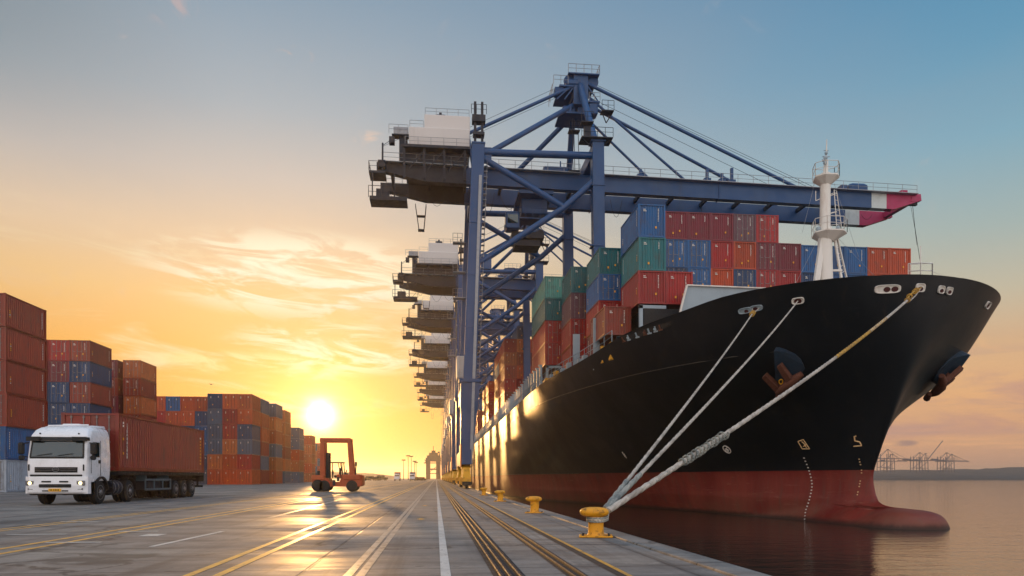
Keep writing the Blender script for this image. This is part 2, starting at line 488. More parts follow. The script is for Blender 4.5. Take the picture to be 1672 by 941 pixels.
strip('white_lane_line', M['m_white'], a[0], .10, a[1], b_[1], dx=(b_[0] - a[0]) / (b_[1] - a[1]))
a, b_ = gx(440, 846), gx(560, 815)
strip('white_lane_line', M['m_faint'], a[0], .16, a[1], b_[1], dx=(b_[0] - a[0]) / (b_[1] - a[1]))
# faded cross bars and slot marks on the apron
pm = MB(M['m_white'])
for (px, py, wx, wy) in ((120, 886, .9, .12), (225, 868, .8, .12), (130, 852, .9, .14), (250, 874, .35, .5), (60, 873, 1.1, .1)):
    x, y = gx(px, py); pm.box(x - wx / 2, x + wx / 2, y - wy / 2, y + wy / 2, .0035, .0045)
tag(pm.build('slot_markings'), kind='structure')
# two little stencilled rings between the lanes
pm = MB(M['m_yellow'])
for px, py in ((687, 848), (694, 826)):
    x, y = gx(px, py)
    for k in range(12):
        a0, a1 = 2 * math.pi * k / 12, 2 * math.pi * (k + .8) / 12
        pm.add([(x + .10 * math.cos(q) * u, y + .42 * math.sin(q) * u, .005) for q, u in ((a0, .75), (a0, 1.0), (a1, 1.0), (a1, .75))], [(0, 1, 2, 3)])
    pm.box(x - .05, x + .05, y - .3, y + .3, .0045, .0055)
tag(pm.build('stencil_mark'), kind='structure')

# crane rails set in tarry slots
X_R1 = gx(828, 936)[0]; X_R2 = gx(936, 936)[0]; X_Y = gx(1019, 936)[0]
strip('rail_slot', M['slot'], X_R1, .36, 1.5, 900, .005)
strip('rail_slot', M['slot'], X_R2, .24, 1.5, 900, .005)
strip('rail_slot', M['slot'], X_Y - .09, .10, 1.5, 900, .005)
strip('yellow_edge_line', M['m_yellow'], X_Y, .06, 1.5, 700, .004)
def steel(x, wd, h):
    b = MB(M['steel_rail'])
    for k in range(75):
        b.prism([(x - wd / 2, .002), (x + wd / 2, .002), (x + wd / 2, h - .008), (x + wd / 2 - .012, h), (x - wd / 2 + .012, h), (x - wd / 2, h - .008)],
                'y', 1.5 + k * 12, 1.5 + k * 12 + 11.99)
    return tag(b.build('crane_rail', fix=True), kind='structure')
for x in (X_R1 - .10, X_R1 + .0, X_R1 + .115): steel(x, .05, .035)
for x in (X_R2 - .055, X_R2 + .06): steel(x, .045, .035)

# ---- water
def water():
    m, t, b = new_mat('harbour_water')
    pos = t.n('ShaderNodeNewGeometry').outputs['Position']
    b.inputs['Base Color'].default_value = (.006, .026, .020, 1)
    b.inputs['Roughness'].default_value = .035; b.inputs['IOR'].default_value = 1.48
    big = t.noise(t.vm('MULTIPLY', pos, (.5, .9, 1)), .16, 4, .5, .4)
    w1 = t.noise(t.vm('MULTIPLY', pos, (.45, 1.25, 1)), .9, 5, .55, .5)
    w2 = t.noise(t.vm('MULTIPLY', pos, (.6, 1.3, 1)), 3.6, 4, .55)
    h = t.m('ADD', t.m('MULTIPLY', big, .6), t.m('ADD', t.m('MULTIPLY', w1, .5), t.m('MULTIPLY', w2, .20)))
    px_, py_, pz_ = t.sep(pos)
    bn = t.n('ShaderNodeBump', i_Strength=.1, i_Distance=.35)
    t.link(t.smooth(py_, 110, 420, .20, .36), bn.inputs['Strength'])
    t.link(h, bn.inputs['Height']); t.link(bn.outputs[0], b.inputs['Normal'])
    return m
M['water'] = water()
g = MB(M['water'])
g.add([(EDGE - 1, -60, Z_W), (6000, -60, Z_W), (6000, 5200, Z_W), (EDGE - 1, 5200, Z_W)], [(0, 1, 2, 3)])
tag(g.build('water'), kind='structure')

# ---- far shore: low wooded land with a port on it
def ridge(name, x0, x1, Y0, depth, prof, mat, z0=-2.6, seed=1):
    rnd = np.random.RandomState(seed)
    n, k = 90, 9
    vs = []; fs = []
    xs = np.linspace(x0, x1, n)
    ph = rnd.rand(8) * 6.28
    for j in range(k):
        u = j / (k - 1)
        for i, x in enumerate(xs):
            s_ = i / (n - 1)
            h = np.interp(s_, [p[0] for p in prof], [p[1] for p in prof])
            h *= math.sin(math.pi * min(1, u * 1.0) * .5) ** .6
            h += (math.sin(x * .05 + ph[0] + j) + math.sin(x * .13 + ph[1] + j * 2)) * .05 * h + rnd.rand() * .06 * h
            vs.append((x, Y0 + depth * u + math.sin(x * .01 + ph[2]) * 12, z0 + h))
    for j in range(k - 1):
        for i in range(n - 1):
            a = j * n + i; fs.append((a, a + 1, a + n + 1, a + n))
    b = MB(mat); b.add(vs, fs)
    return tag(b.build(name), kind='structure')
ridge('hills', 560, 1700, 1180, 260, [(0, 14), (.25, 18), (.5, 21), (.62, 27), (.8, 31), (1, 30)], M['hill'], seed=3)
ridge('low_shore', 560, 1500, 1120, 50, [(0, 6), (.3, 8), (.6, 7), (1, 5)], M['hill'], seed=5)
ridge('distant_treeline', -330, -70, 1250, 60, [(0, 8), (.2, 15), (.5, 13), (.8, 10), (1, 5)], M['hill'], z0=-.5, seed=8)
# ================================================================== THE SHIP
XC = 31.0
def pchip(x, y):
    x = np.asarray(x, float); y = np.asarray(y, float)
    h = np.diff(x); dl = np.diff(y) / h
    d = np.zeros_like(y)
    for i in range(1, len(x) - 1):
        if dl[i - 1] * dl[i] > 0:
            w1, w2 = 2 * h[i] + h[i - 1], h[i] + 2 * h[i - 1]
            d[i] = (w1 + w2) / (w1 / dl[i - 1] + w2 / dl[i])
    d[0], d[-1] = dl[0], dl[-1]
    def f(q):
        q = min(max(q, x[0]), x[-1])
        i = int(np.clip(np.searchsorted(x, q) - 1, 0, len(h) - 1))
        s_ = (q - x[i]) / h[i]
        return ((1 + 2 * s_) * (1 - s_) ** 2 * y[i] + s_ * (1 - s_) ** 2 * h[i] * d[i] + s_ ** 2 * (3 - 2 * s_) * y[i + 1] + s_ ** 2 * (s_ - 1) * h[i] * d[i + 1])
    return f
HB = 19.0
TAB = {14.2: [(0, 0), (.4, 2.6), (1.6, 5.5), (5.7, 10.1), (10.4, 12.7), (13.7, 14.6), (17.8, 16.4), (27, 18.1), (41, 19), (300, 19)],
       10.0: [(0, 0), (.5, 1.5), (1.8, 3.2), (5.7, 7.8), (10, 10.7), (18, 14.0), (27, 16.2), (41, 18.3), (60, 19), (300, 19)],
       5.3: [(0, 0), (.5, .55), (1.5, 1.15), (3.6, 2.6), (8, 5.0), (15, 8.2), (30, 13.3), (50, 17.3), (72, 19), (300, 19)],
       1.1: [(0, 0), (.5, .35), (1.5, .85), (5, 2.1), (12, 4.5), (27, 9.2), (50, 15.0), (78, 19), (300, 19)],
       -2.15: [(0, 0), (.5, .3), (2, .9), (8.6, 3.3), (27, 7.4), (64, 17), (92, 19), (300, 19)],
       -7.0: [(0, 0), (.5, .3), (2, .8), (8.6, 2.6), (27, 6.2), (64, 15), (100, 18.5), (300, 18.5)]}
LV = sorted(TAB)
TF = [pchip([math.sqrt(a) for a, _ in TAB[z]], [b for _, b in TAB[z]]) for z in LV]
YS = pchip([-8, -2.15, -.6, 0, 1.1, 3, 5.3, 7.5, 10, 12, 14.2], [50.2, 49.5, 49.0, 49.35, 49.6, 48.8, 47.5, 46.4, 45.3, 44.6, 44.0])
def b_hull(Y, z):
    d = Y - YS(z)
    if d <= 0: return d * .6
    u = math.sqrt(d)
    return pchip(LV, [f(u) for f in TF])(z)
TOP = pchip([43.3, 43.38, 43.6, 44.0, 44.7, 46.0, 47.5, 48.3, 48.9, 49.4, 49.9, 52, 60], [-2.7, -1.8, -1.45, -1.2, -1.04, -.94, -.86, -.74, -.5, -.1, .2, .2, -.5])
WID = pchip([43.3, 43.38, 43.6, 44.1, 45.0, 46.6, 50.0, 56, 64, 75, 90], [0.0, .75, 1.35, 1.95, 2.4, 2.75, 3.0, 3.2, 3.6, 3.0, 1.0])
PW = pchip([43.3, 45.5, 47, 48.5, 51, 60], [.26, .32, .75, 1.6, 2.8, 3.0])
ZB = -2.7
def b_bulb(Y, z):
    if Y <= 43.31: return (Y - 43.31) * 2
    t_ = TOP(Y)
    s_ = (z - ZB) / (t_ - ZB + 1e-3) if z > ZB else (z - ZB) / -3.2
    if abs(s_) >= 1: return -abs(abs(s_) - 1) * 2
    return WID(Y) * (1 - s_ * s_) ** PW(Y)
def b_all(Y, z):
    a, c = b_hull(Y, z), b_bulb(Y, z)
    if z > 2.2: return a
    k = .9 + .9 * min(1, max(0, (Y - 46) / 4)); h = max(k - abs(a - c), 0) / k
    k2 = min(1.0, max(a, c, 0) / 1.2)
    return max(a, c) + h * h * k * .25 * k2
RIM = pchip([40, 50, 54.6, 58, 62, 66, 71, 85, 110, 200, 330], [14.15, 14.05, 13.75, 13.45, 13.0, 12.6, 12.35, 12.15, 11.95, 11.8, 11.8])
def y_start(z):
    lo, hi = 42.5, 52.0
    if b_all(lo, z) > 0: return lo
    n_ = 500; prev = lo
    for i in range(1, n_ + 1):
        q = lo + (hi - lo) * i / n_
        if b_all(q, z) > 0: break
        prev = q
    a, b = prev, q
    for _ in range(30):
        m_ = (a + b) / 2
        if b_all(m_, z) > 0: b = m_
        else: a = m_
    return b
zl = list(np.linspace(-6.4, -2.8, 7)) + list(np.linspace(-2.65, -.4, 30)) + list(np.linspace(-.3, 1.6, 14)) + list(np.linspace(1.9, 11, 26)) + list(np.linspace(11.3, 14.1, 12))
NT_ = 92
ts = np.linspace(0, 1, NT_)
def hull_grid():
    rows = []
    for z in zl:
        y0 = y_start(min(z, 14.1)); row = []
        for t_ in ts:
            Y = y0 + (330 - y0) * (.035 * t_ ** 2 + .965 * t_ ** 3.6)
            if z > 11:
                top = RIM(Y); zz = 11 + (z - 11) / 3.1 * (top - 11)
            else: zz = z
            b = max(0.0, b_all(Y, zz)) if t_ > 0 else 0.0
            row.append((Y, b, zz))
        rows.append(row)
    return rows
G = hull_grid()
def black_paint():
    m, t, b = new_mat('ship_hull_paint')
    pos = t.n('ShaderNodeNewGeometry').outputs['Position']
    x, y, z = t.sep(pos)
    n = t.noise(t.vm('MULTIPLY', pos, (.25, .25, .05)), 1.6, 6, .65)
    n2 = t.noise(t.vm('MULTIPLY', pos, (.9, .9, .12)), 1.2, 7, .7)
    n3 = t.noise(pos, .22, 5, .6)
    blk = t.mix(t.smooth(n, .45, .75, 0, .6), (.0030, .0050, .0080, 1), (.018, .018, .020, 1))
    blk = t.mix(t.smooth(n2, .56, .78, 0, .5), blk, (.05, .030, .022, 1))
    red = t.mix(t.smooth(n, .35, .7), lin(116, 36, 32), lin(136, 56, 46))
    red = t.mix(t.smooth(n2, .48, .74, 0, .65), red, lin(96, 70, 60))
    n5 = t.noise(t.vm('MULTIPLY', pos, (.5, .35, 3.0)), 1.1, 7, .75)
    red = t.mix(t.smooth(n5, .56, .70, 0, .55), red, lin(150, 96, 82))
    blk = t.mix(t.smooth(n5, .60, .72, 0, .30), blk, (.035, .034, .036, 1))
    # scum and scraping towards the water
    sc = t.m('MULTIPLY', t.smooth(z, .2, -2.1), t.smooth(n3, .35, .65))
    red = t.mix(t.m('MULTIPLY', sc, .55), red, lin(120, 84, 66))
    red = t.mix(t.smooth(t.m('ADD', z, t.m('MULTIPLY', n2, .5)), -1.45, -1.85, 0, .85), red, lin(46, 34, 30))
    f = t.smooth(t.m('ADD', z, t.m('MULTIPLY', t.m('SUBTRACT', n2, .5), .05)), 1.68, 1.70)
    t.link(t.mix(f, red, blk), b.inputs['Base Color'])
    rr = t.m('ADD', t.smooth(n3, .3, .7, .40, .50), t.m('MULTIPLY', t.m('SUBTRACT', 1.0, f), .10))
    t.link(rr, b.inputs['Roughness'])
    b.inputs['Specular IOR Level'].default_value = .36
    # plating: slight panting between frames, weld seams
    def seam(v, p, wd):
        fr = t.m('ABSOLUTE', t.m('SUBTRACT', t.m('FRACT', t.m('DIVIDE', v, p)), .5))
        return t.smooth(fr, .5 - wd / p, .5)
    sm = t.m('MAXIMUM', seam(z, 2.6, .05), seam(y, 9.0, .06))
    pant = t.noise(t.vm('MULTIPLY', pos, (.4, .4, .5)), .9, 3, .5)
    h = t.m('ADD', t.m('MULTIPLY', sm, .35), t.m('MULTIPLY', pant, .9))
    bn = t.n('ShaderNodeBump', i_Strength=.16, i_Distance=.035)
    t.link(h, bn.inputs['Height']); t.link(bn.outputs[0], b.inputs['Normal'])
    return m
M['hull'] = black_paint()
SHIP_O = Vector((XC, 50, Z_W))
ship = empty('container_ship', SHIP_O, 'huge black container ship with dark red bottom moored along the quay', 'ship')
hb = MB(M['hull']); hb.smooth = True
for sgn in (-1, 1):
    vs = [(XC + sgn * b, Y, z) for row in G for (Y, b, z) in row]
    fs = []
    for i in range(len(G) - 1):
        for j in range(NT_ - 1):
            a = i * NT_ + j
            q = (a, a + 1, a + NT_ + 1, a + NT_)
            fs.append(q if sgn > 0 else q[::-1])
    hb.add(vs, fs)
hb.smooth = False
# transom
n0 = NT_ - 1
for i in range(len(G) - 1):
    (Y, b0, z0), (_, b1, z1) = G[i][n0], G[i + 1][n0]
    hb.add([(XC - b0, Y, z0), (XC + b0, Y, z0), (XC + b1, Y, z1), (XC - b1, Y, z1)], [(0, 3, 2, 1)])
hull = hb.build('hull', ship, SHIP_O)
import bmesh
bm = bmesh.new(); bm.from_mesh(hull.data); bmesh.ops.remove_doubles(bm, verts=bm.verts, dist=.0008)
BV = BVHTree.FromPolygons([tuple(v.co + SHIP_O) for v in bm.verts], [[v.index for v in f.verts] for f in bm.faces])
bm.to_mesh(hull.data); bm.free()
hull.data.polygons.foreach_set('use_smooth', [True] * len(hull.data.polygons))
def on_hull(px, py):
    d = ray(px, py)
    loc, nrm, i, dist = BV.ray_cast(Vector((0, 0, EYE)), d, 900)
    if loc is None: return None, None
    if nrm.dot(d) > 0: nrm = -nrm
    return loc, nrm
def rim_pt(Y, inset=0.0, dz=0.0, side=-1):
    z = RIM(Y); b = b_all(Y, z)
    return Vector((XC + side * (b - inset), Y, z + dz))

# inner bulwark and decks
M['deck'] = paint('deck_paint', (84, 56, 46), .6, 0, .4, 1)
M['bulwark'] = paint('inner_bulwark_paint', (120, 124, 122), .6, 0, .4, 1)
iy = [44.6 + (330 - 44.6) * t_ ** 2.2 for t_ in np.linspace(0, 1, 70)]
for side in (-1, 1):
    bw = MB(M['bulwark'], M['hull'])
    for Ya, Yb in zip(iy, iy[1:]):
        a, b = rim_pt(Ya, .25, 0, side), rim_pt(Yb, .25, 0, side)
        a0, b0 = rim_pt(Ya, 0, .0, side), rim_pt(Yb, 0, .0, side)
        zs = [11.3 + (RIM(Ya) - 11.3) * q for q in (0, .33, .66, 1)]; zt = [11.3 + (RIM(Yb) - 11.3) * q for q in (0, .33, .66, 1)]
        def inn(Y, z_, top): return (XC + side * max(0, b_all(Y, z_) - .3), Y, z_)
        for q in range(3):
            if Ya < 46.5 and q < 2: continue
            bw.use(0).add([inn(Ya, zs[q + 1], RIM(Ya)), inn(Yb, zt[q + 1], RIM(Yb)), inn(Yb, zt[q], RIM(Yb)), inn(Ya, zs[q], RIM(Ya))], [(0, 1, 2, 3)])
        bw.use(1).add([a0 + Vector((0, 0, .02)), b0 + Vector((0, 0, .02)), b + Vector((0, 0, .02)), a + Vector((0, 0, .02))], [(0, 1, 2, 3)])
    bw.build('bulwark', ship, SHIP_O)
dk = MB(M['deck'])
for Ya, Yb in zip(iy, iy[1:]):
    for z in ((12.75, 44, 62), (11.25, 61, 400)):
        if z[1] <= Ya <= z[2]:
            wa, wb = max(0, b_all(Ya, z[0]) - .35), max(0, b_all(Yb, z[0]) - .35)
            dk.add([(XC - wa, Ya, z[0]), (XC + wa, Ya, z[0]), (XC + wb, Yb, z[0]), (XC - wb, Yb, z[0])], [(0, 1, 2, 3)])
dk.build('deck', ship, SHIP_O)

# mooring station opening: its shade painted as a dark panel, gear set on it
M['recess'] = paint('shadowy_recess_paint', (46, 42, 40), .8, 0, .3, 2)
op = MB(M['recess'])
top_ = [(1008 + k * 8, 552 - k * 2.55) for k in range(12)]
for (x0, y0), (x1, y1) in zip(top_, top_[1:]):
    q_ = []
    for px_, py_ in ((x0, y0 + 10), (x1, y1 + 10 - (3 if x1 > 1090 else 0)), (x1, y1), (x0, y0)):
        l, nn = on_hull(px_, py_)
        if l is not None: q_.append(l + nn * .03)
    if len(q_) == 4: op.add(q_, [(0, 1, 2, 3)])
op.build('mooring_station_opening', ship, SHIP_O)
for k, px_ in enumerate((1018, 1026, 1040, 1053, 1060, 1070, 1078)):
    py_ = 552 - (px_ - 1008) / 8 * 2.55 + 5
    l, nn = on_hull(px_, py_)
    if l is None: continue
    g_ = MB(M['ship_grey' if k % 3 else 'rust']); X_, Y_ = frame(-nn)
    p = l + nn * .06
    g_.beam(p - Y_ * .22, p + Y_ * .22 + X_ * .08 * (k % 2), .10, .12); g_.beam(p - Y_ * .2 - X_ * .2, p - Y_ * .2 + X_ * .22, .08, .12)
    if k % 2: g_.lathe([(.12, -.1), (.12, .1)], p, 'y', 10)
    g_.build('mooring_gear', ship, SHIP_O)

# deck houses / hatch coamings under the stacks
for (y0, y1, x0, x1, z1) in ((62.5, 68.6, 18.0, 43.5, 15.9), (74, 80, 21.2, 48, 14.7), (70, 76.7, 16.6, 20, 13.0), (80, 86, 15.4, 46, 12.6), (88.5, 100.6, 14.6, 48, 14.6), (104, 330, 14.8, 47, 12.9)):
    cm = MB(M['dark']); cm.box(x0, x1, y0, y1, 11.2, z1)
    cm.build('hatch_coaming', ship, SHIP_O)

# breakwater: pale plate across the forecastle
bk = MB(M['ship_grey'], M['ship_white'])
Yb_ = 60.5
pa, pb, pc, pd = PY(1099, 514, Yb_), PY(1121, 467, Yb_), PY(1318, 475, Yb_), PY(1330, 520, Yb_)
pa.z = min(pa.z, 12.9); pd.z = 12.7
def plate(b, pts, th):
    n = len(pts); off = Vector((0, th, 0))
    vs = list(pts) + [p + off for p in pts]
    b.add(vs, [tuple(range(n)), tuple(range(2 * n - 1, n - 1, -1))] + [(i, n + i, n + (i + 1) % n, (i + 1) % n) for i in range(n)])
plate(bk, [pa, pd, pc, pb], .16)
bk.use(1).beam(pa + Vector((0, -.05, 0)), pb + Vector((0, -.05, 0)), .12, .3)
bk.beam(pb + Vector((0, -.02, .04)), pc + Vector((0, -.02, .04)), .3, .1)
bk.build('breakwater', ship, SHIP_O, fix=True)

# foremast
YM = 56.0
mroot = Vector((ratio(1348) * YM, YM, 12.7))
def mp(px, py, dY=0.0): return PY(px, py, YM + dY)
ms = MB(M['ship_white'])
ms.tube([mp(1347, 470), mp(1347, 372)], [.62, .52], 16)
ms.tube([mp(1347, 374), mp(1348, 284)], [.42, .38], 16)
ms.tube([mp(1348, 284), mp(1349, 262)], [.2, .16], 10)
ms.tube([mp(1349, 262), mp(1350, 228)], [.09, .03], 6)
mast = ms.build('foremast', ship, SHIP_O)
lg = MB(M['ship_white']); lg.beam(mp(1332, 468, -.5), mp(1344, 384, -.1), .42, .3); lg.build('mast_stay_leg', ship, SHIP_O)
lg = MB(M['ship_white']); lg.beam(mp(1376, 468, -.3), mp(1362, 384, 0), .16, .16); lg.beam(mp(1384, 462, 1.0), mp(1366, 384, .4), .12, .12)
lg.beam(mp(1348, 442), mp(1375, 442, -.3), .16, .16)
for k in range(9):
    u = k / 8; lg.rod(mp(1376 - 14 * u, 468 - 84 * u, -.3), mp(1384 - 18 * u, 462 - 78 * u, .9), .03, 4)
lg.build('mast_ladder_leg', ship, SHIP_O)
def platform(name, px, py, rx0, rx1, th, dy):
    b = MB(M['ship_white'], M['rail_grey']); c = mp(px, py)
    out = [Vector((c.x + x, c.y + y, c.z)) for x, y in ((-rx0, -dy * .3), (-rx0 * .5, -dy), (rx1 * .55, -dy), (rx1, -dy * .35), (rx1, dy * .5), (rx1 * .4, dy), (-rx0 * .6, dy))]
    inn = [Vector((c.x + (p.x - c.x) * .35, c.y + (p.y - c.y) * .4, c.z - th)) for p in out]
    n = len(out)
    b.add([p + Vector((0, 0, .1)) for p in out] + out + inn, [tuple(range(n)), tuple(range(3 * n - 1, 2 * n - 1, -1))] +
          [(i, n + i, n + (i + 1) % n, (i + 1) % n) for i in range(n)] + [(n + i, 2 * n + i, 2 * n + (i + 1) % n, n + (i + 1) % n) for i in range(n)])
    b.build(name, ship, SHIP_O, fix=True)
    r = MB(M['ship_white']); r.rail([p + Vector((0, 0, .1)) for p in out + out[:1]], 1.0, .03, 1.0)
    r.build('platform_railing', ship, SHIP_O)
platform('mast_platform', 1350, 383, 1.15, 1.5, .6, 1.1)
platform('mast_platform', 1348, 292, 1.0, 1.0, .55, .9)
for (px, py, r) in ((1348, 258, .16), (1349, 250, .12), (1347, 266, .14), (1363, 284, .12), (1336, 374, .16), (1368, 372, .14), (1344, 262, .1)):
    la = MB(M['ship_grey']); c = mp(px, py, -.25)
    la.lathe([(r * .6, -r), (r, -r * .5), (r, r * .6), (r * .5, r)], c, 'z', 10); la.build('mast_lamp', ship, SHIP_O)
for a_, b_, w_ in (((1343, 256), (1355, 256), .06), ((1345, 246), (1353, 246), .05)):
    la = MB(M['ship_grey']); la.beam(mp(*a_), mp(*b_), w_); la.build('mast_yard', ship, SHIP_O)
lad = MB(M['ship_white'])
for s0 in (-.16, .16):
    lad.rod(mp(1367, 384, s0), mp(1362, 310, s0), .035, 4); lad.rod(mp(1376, 384, s0 + .4), mp(1366, 312, s0), .035, 4)
for k in range(10):
    u = k / 9; lad.rod(mp(1367 - 5 * u, 384 - 74 * u, -.16), mp(1376 - 10 * u, 384 - 72 * u, .4), .025, 4)
lad.rod(mp(1350, 350), mp(1366, 346), .05, 5); lad.rod(mp(1350, 322), mp(1366, 316), .04, 5)
lad.rod(mp(1332, 312), mp(1332, 328), .03, 4); lad.rod(mp(1332, 328), mp(1364, 314), .03, 4)
lad.build('mast_ladder', ship, SHIP_O)
wr = MB(M['rail_grey'])
for a, b in (((1342, 378), (1296, 470)), ((1358, 378), (1446, 470)), ((1330, 300), (1310, 380)), ((1362, 300), (1402, 420))):
    wr.rod(mp(*a), mp(*b), .012, 4)
wr.build('mast_stay_wires', ship, SHIP_O)

# forecastle rail at the bow top
fr = MB(M['ship_white'])
YR = 46.5
fr.rail([PY(1483, 455, YR), PY(1503, 454, YR - .9), PY(1522, 455, YR - .3), PY(1523, 453, YR + 2), PY(1486, 455, YR + 2)], 1.0, .03, 1.2)
fr.rod(PY(1503, 456, YR), PY(1503, 402, YR), .045, 5)
fr.rod(PY(1523, 444, YR), PY(1560, 459, YR - .2), .015, 4)
fr.build('bow_railing', ship, SHIP_O)
# side rail and lashing posts along the deck edge
sr = MB(M['ship_grey'])
pts = [rim_pt(Y, .12) for Y in list(np.linspace(62.8, 100, 24)) + list(np.linspace(102, 260, 50))]
sr.rail(pts, 1.05, .035, 2.0)
sr.build('side_railing', ship, SHIP_O)
for Y in list(np.arange(88.8, 101, 2.4)) + list(np.arange(103, 262, 3.1)):
    lp = MB(M['ship_grey'])
    p = rim_pt(Y, .5); lp.box(p.x - .14, p.x + .14, p.y - .14, p.y + .14, p.z - .8, p.z + 2.6); lp.box(p.x - .3, p.x + .14, p.y - .14, p.y + .14, p.z + 2.6, p.z + 2.8)
    lp.build('lashing_post', ship, SHIP_O)
lp = MB(M['ship_grey'], M['machine_yellow'])
p = rim_pt(68.2, .9); lp.box(p.x - .3, p.x + .3, p.y - .1, p.y + .1, 11.3, 16.2); lp.build('lashing_bridge_post', ship, SHIP_O)
lp = MB(M['machine_yellow']); lp.bbox(p.x + .35, p.x + 1.3, p.y - .3, p.y + .4, 11.3, 13.6, .08); lp.build('deck_locker', ship, SHIP_O)
lp = MB(M['ship_grey'])
p = rim_pt(74.0, .9); lp.use(0).box(p.x - .35, p.x + .35, p.y - .1, p.y + .1, 11.3, 15.8); lp.build('lashing_bridge_post', ship, SHIP_O)
for Y in (64.2, 66, 71, 72.4, 76, 78.2, 81, 83, 86):
    lp = MB(M[random.choice(('ship_grey', 'machine_yellow'))])
    p = rim_pt(Y, .75); lp.bbox(p.x - .25, p.x + .25, p.y - .35, p.y + .35, 11.6, 12.9 + random.random() * .3, .04)
    lp.build('deck_vent', ship, SHIP_O)
# steel supports under the outer stacks
for (x, y0, y1, z1) in ((17.6, 62.6, 68.4, 16.2), (16.1, 64.6, 70.4, 13.8), (15.9, 70.6, 76.4, 13.2), (14.9, 80, 86, 12.8), (13.3, 88.6, 100.4, 14.8)):
    for y in (y0, y1):
        sp = MB(M['ship_grey']); sp.box(x + .02, x + .32, y - .12, y + .18, 11.2, z1); sp.box(x + .02, x + 2.4, y - .12, y + .12, z1 - .3, z1 - .02); sp.build('stack_support', ship, SHIP_O)
for y in np.arange(143, 255, 6.1):
    sp = MB(M['ship_grey']); sp.box(13.3, 13.6, y, y + .3, 11.2, 15.4); sp.build('stack_support', ship, SHIP_O)

# lines of weld and plate on the shell, marks, fairleads
def shell_path(pts, r, mat, name, n=5, off=.012, sub=5, label=None):
    b = MB(mat)
    for seg in pts:
        P_ = []
        for (x0, y0), (x1, y1) in zip(seg, seg[1:]):
            for k in range(sub):
                u = k / sub; l, nn = on_hull(x0 + (x1 - x0) * u, y0 + (y1 - y0) * u)
                if l is not None: P_.append(l + nn * off)
        l, nn = on_hull(*seg[-1])
        if l is not None: P_.append(l + nn * off)
        if len(P_) > 1: b.tube(P_, r, n)
    return b.build(name, ship, SHIP_O, label=label)
M['seam'] = paint('seam_grey', (52, 50, 50), .4, 0, .3, 1)
sm_ = MB(M['seam'])
for zz, y0, y1 in ((10.1, 50, 260),):
    P_ = [Vector((XC - b_all(Y, zz) - .005, Y, zz)) for Y in np.linspace(y0, y1, 80)]
    sm_.tube(P_, .035, 5)
P_ = [Vector((XC - b_all(Y, 1.7) - .01, Y, 1.7)) for Y in np.linspace(90, 260, 60)]
sm_.tube(P_, .05, 5)
sm_.build('shell_seam', ship, SHIP_O)
M['mark'] = paint('cream_mark_paint', (236, 196, 142), .6, 0, .3, 6)
M['mark_white'] = paint('white_mark_paint', (226, 220, 212), .6, 0, .2, 6)
shell_path([[(1398, 712), (1395, 713), (1396, 720), (1404, 722), (1407, 728), (1394, 729)]], .045, M['mark'], 'hull_mark')
shell_path([[(1303, 721), (1312, 718), (1322, 733), (1310, 733), (1303, 721)], [(1309, 721), (1316, 727), (1312, 729)], [(1312, 723), (1317, 731)]], .04, M['mark'], 'hull_mark')
c0 = (1187, 734)
el_ = [(c0[0] + 6.2 * math.cos(a) + 1.4 * math.sin(a), c0[1] + 2.2 * math.cos(a) + 5.4 * math.sin(a)) for a in np.linspace(0, 2 * math.pi, 15)]
shell_path([el_, [(1187, 731), (1185, 736), (1190, 737)], [(1184, 733), (1190, 735)]], .05, M['mark_white'], 'hull_mark', sub=2)
shell_path([[(1140, 731), (1146, 732), (1150, 738), (1147, 742), (1144, 741)], [(1141, 734), (1145, 739)], [(1143, 736), (1147, 736)]], .05, M['mark_white'], 'hull_mark', sub=2)
shell_path([[(1016, 738), (1019, 743), (1021, 746)], [(1019, 741), (1023, 748)]], .05, M['mark_white'], 'hull_mark', sub=2)
def dots(path, n, w_, h_, mat, skip=()):
    b = MB(mat)
    xs = [p[0] for p in path]; ys = [p[1] for p in path]
    fx = pchip(ys, xs)
    for k in range(n):
        if k in skip: continue
        py = ys[0] + (ys[-1] - ys[0]) * k / (n - 1); l, nn = on_hull(fx(py), py)
        if l is None: continue
        x_, y_ = frame(nn); l = l + nn * .015
        b.add([l + x_ * i * w_ + y_ * j * h_ for i, j in ((-1, -1), (1, -1), (1, 1), (-1, 1))], [(0, 1, 2, 3)])
    b.build('draught_marks', ship, SHIP_O)
dots([(1313, 748), (1321, 768), (1326, 792), (1322, 815), (1315, 838), (1314, 848)], 20, .075, .045, M['mark_white'])
dots([(1403, 750), (1407, 770), (1404, 790), (1400, 808)], 14, .05, .035, M['mark'], (3, 6, 7, 11))

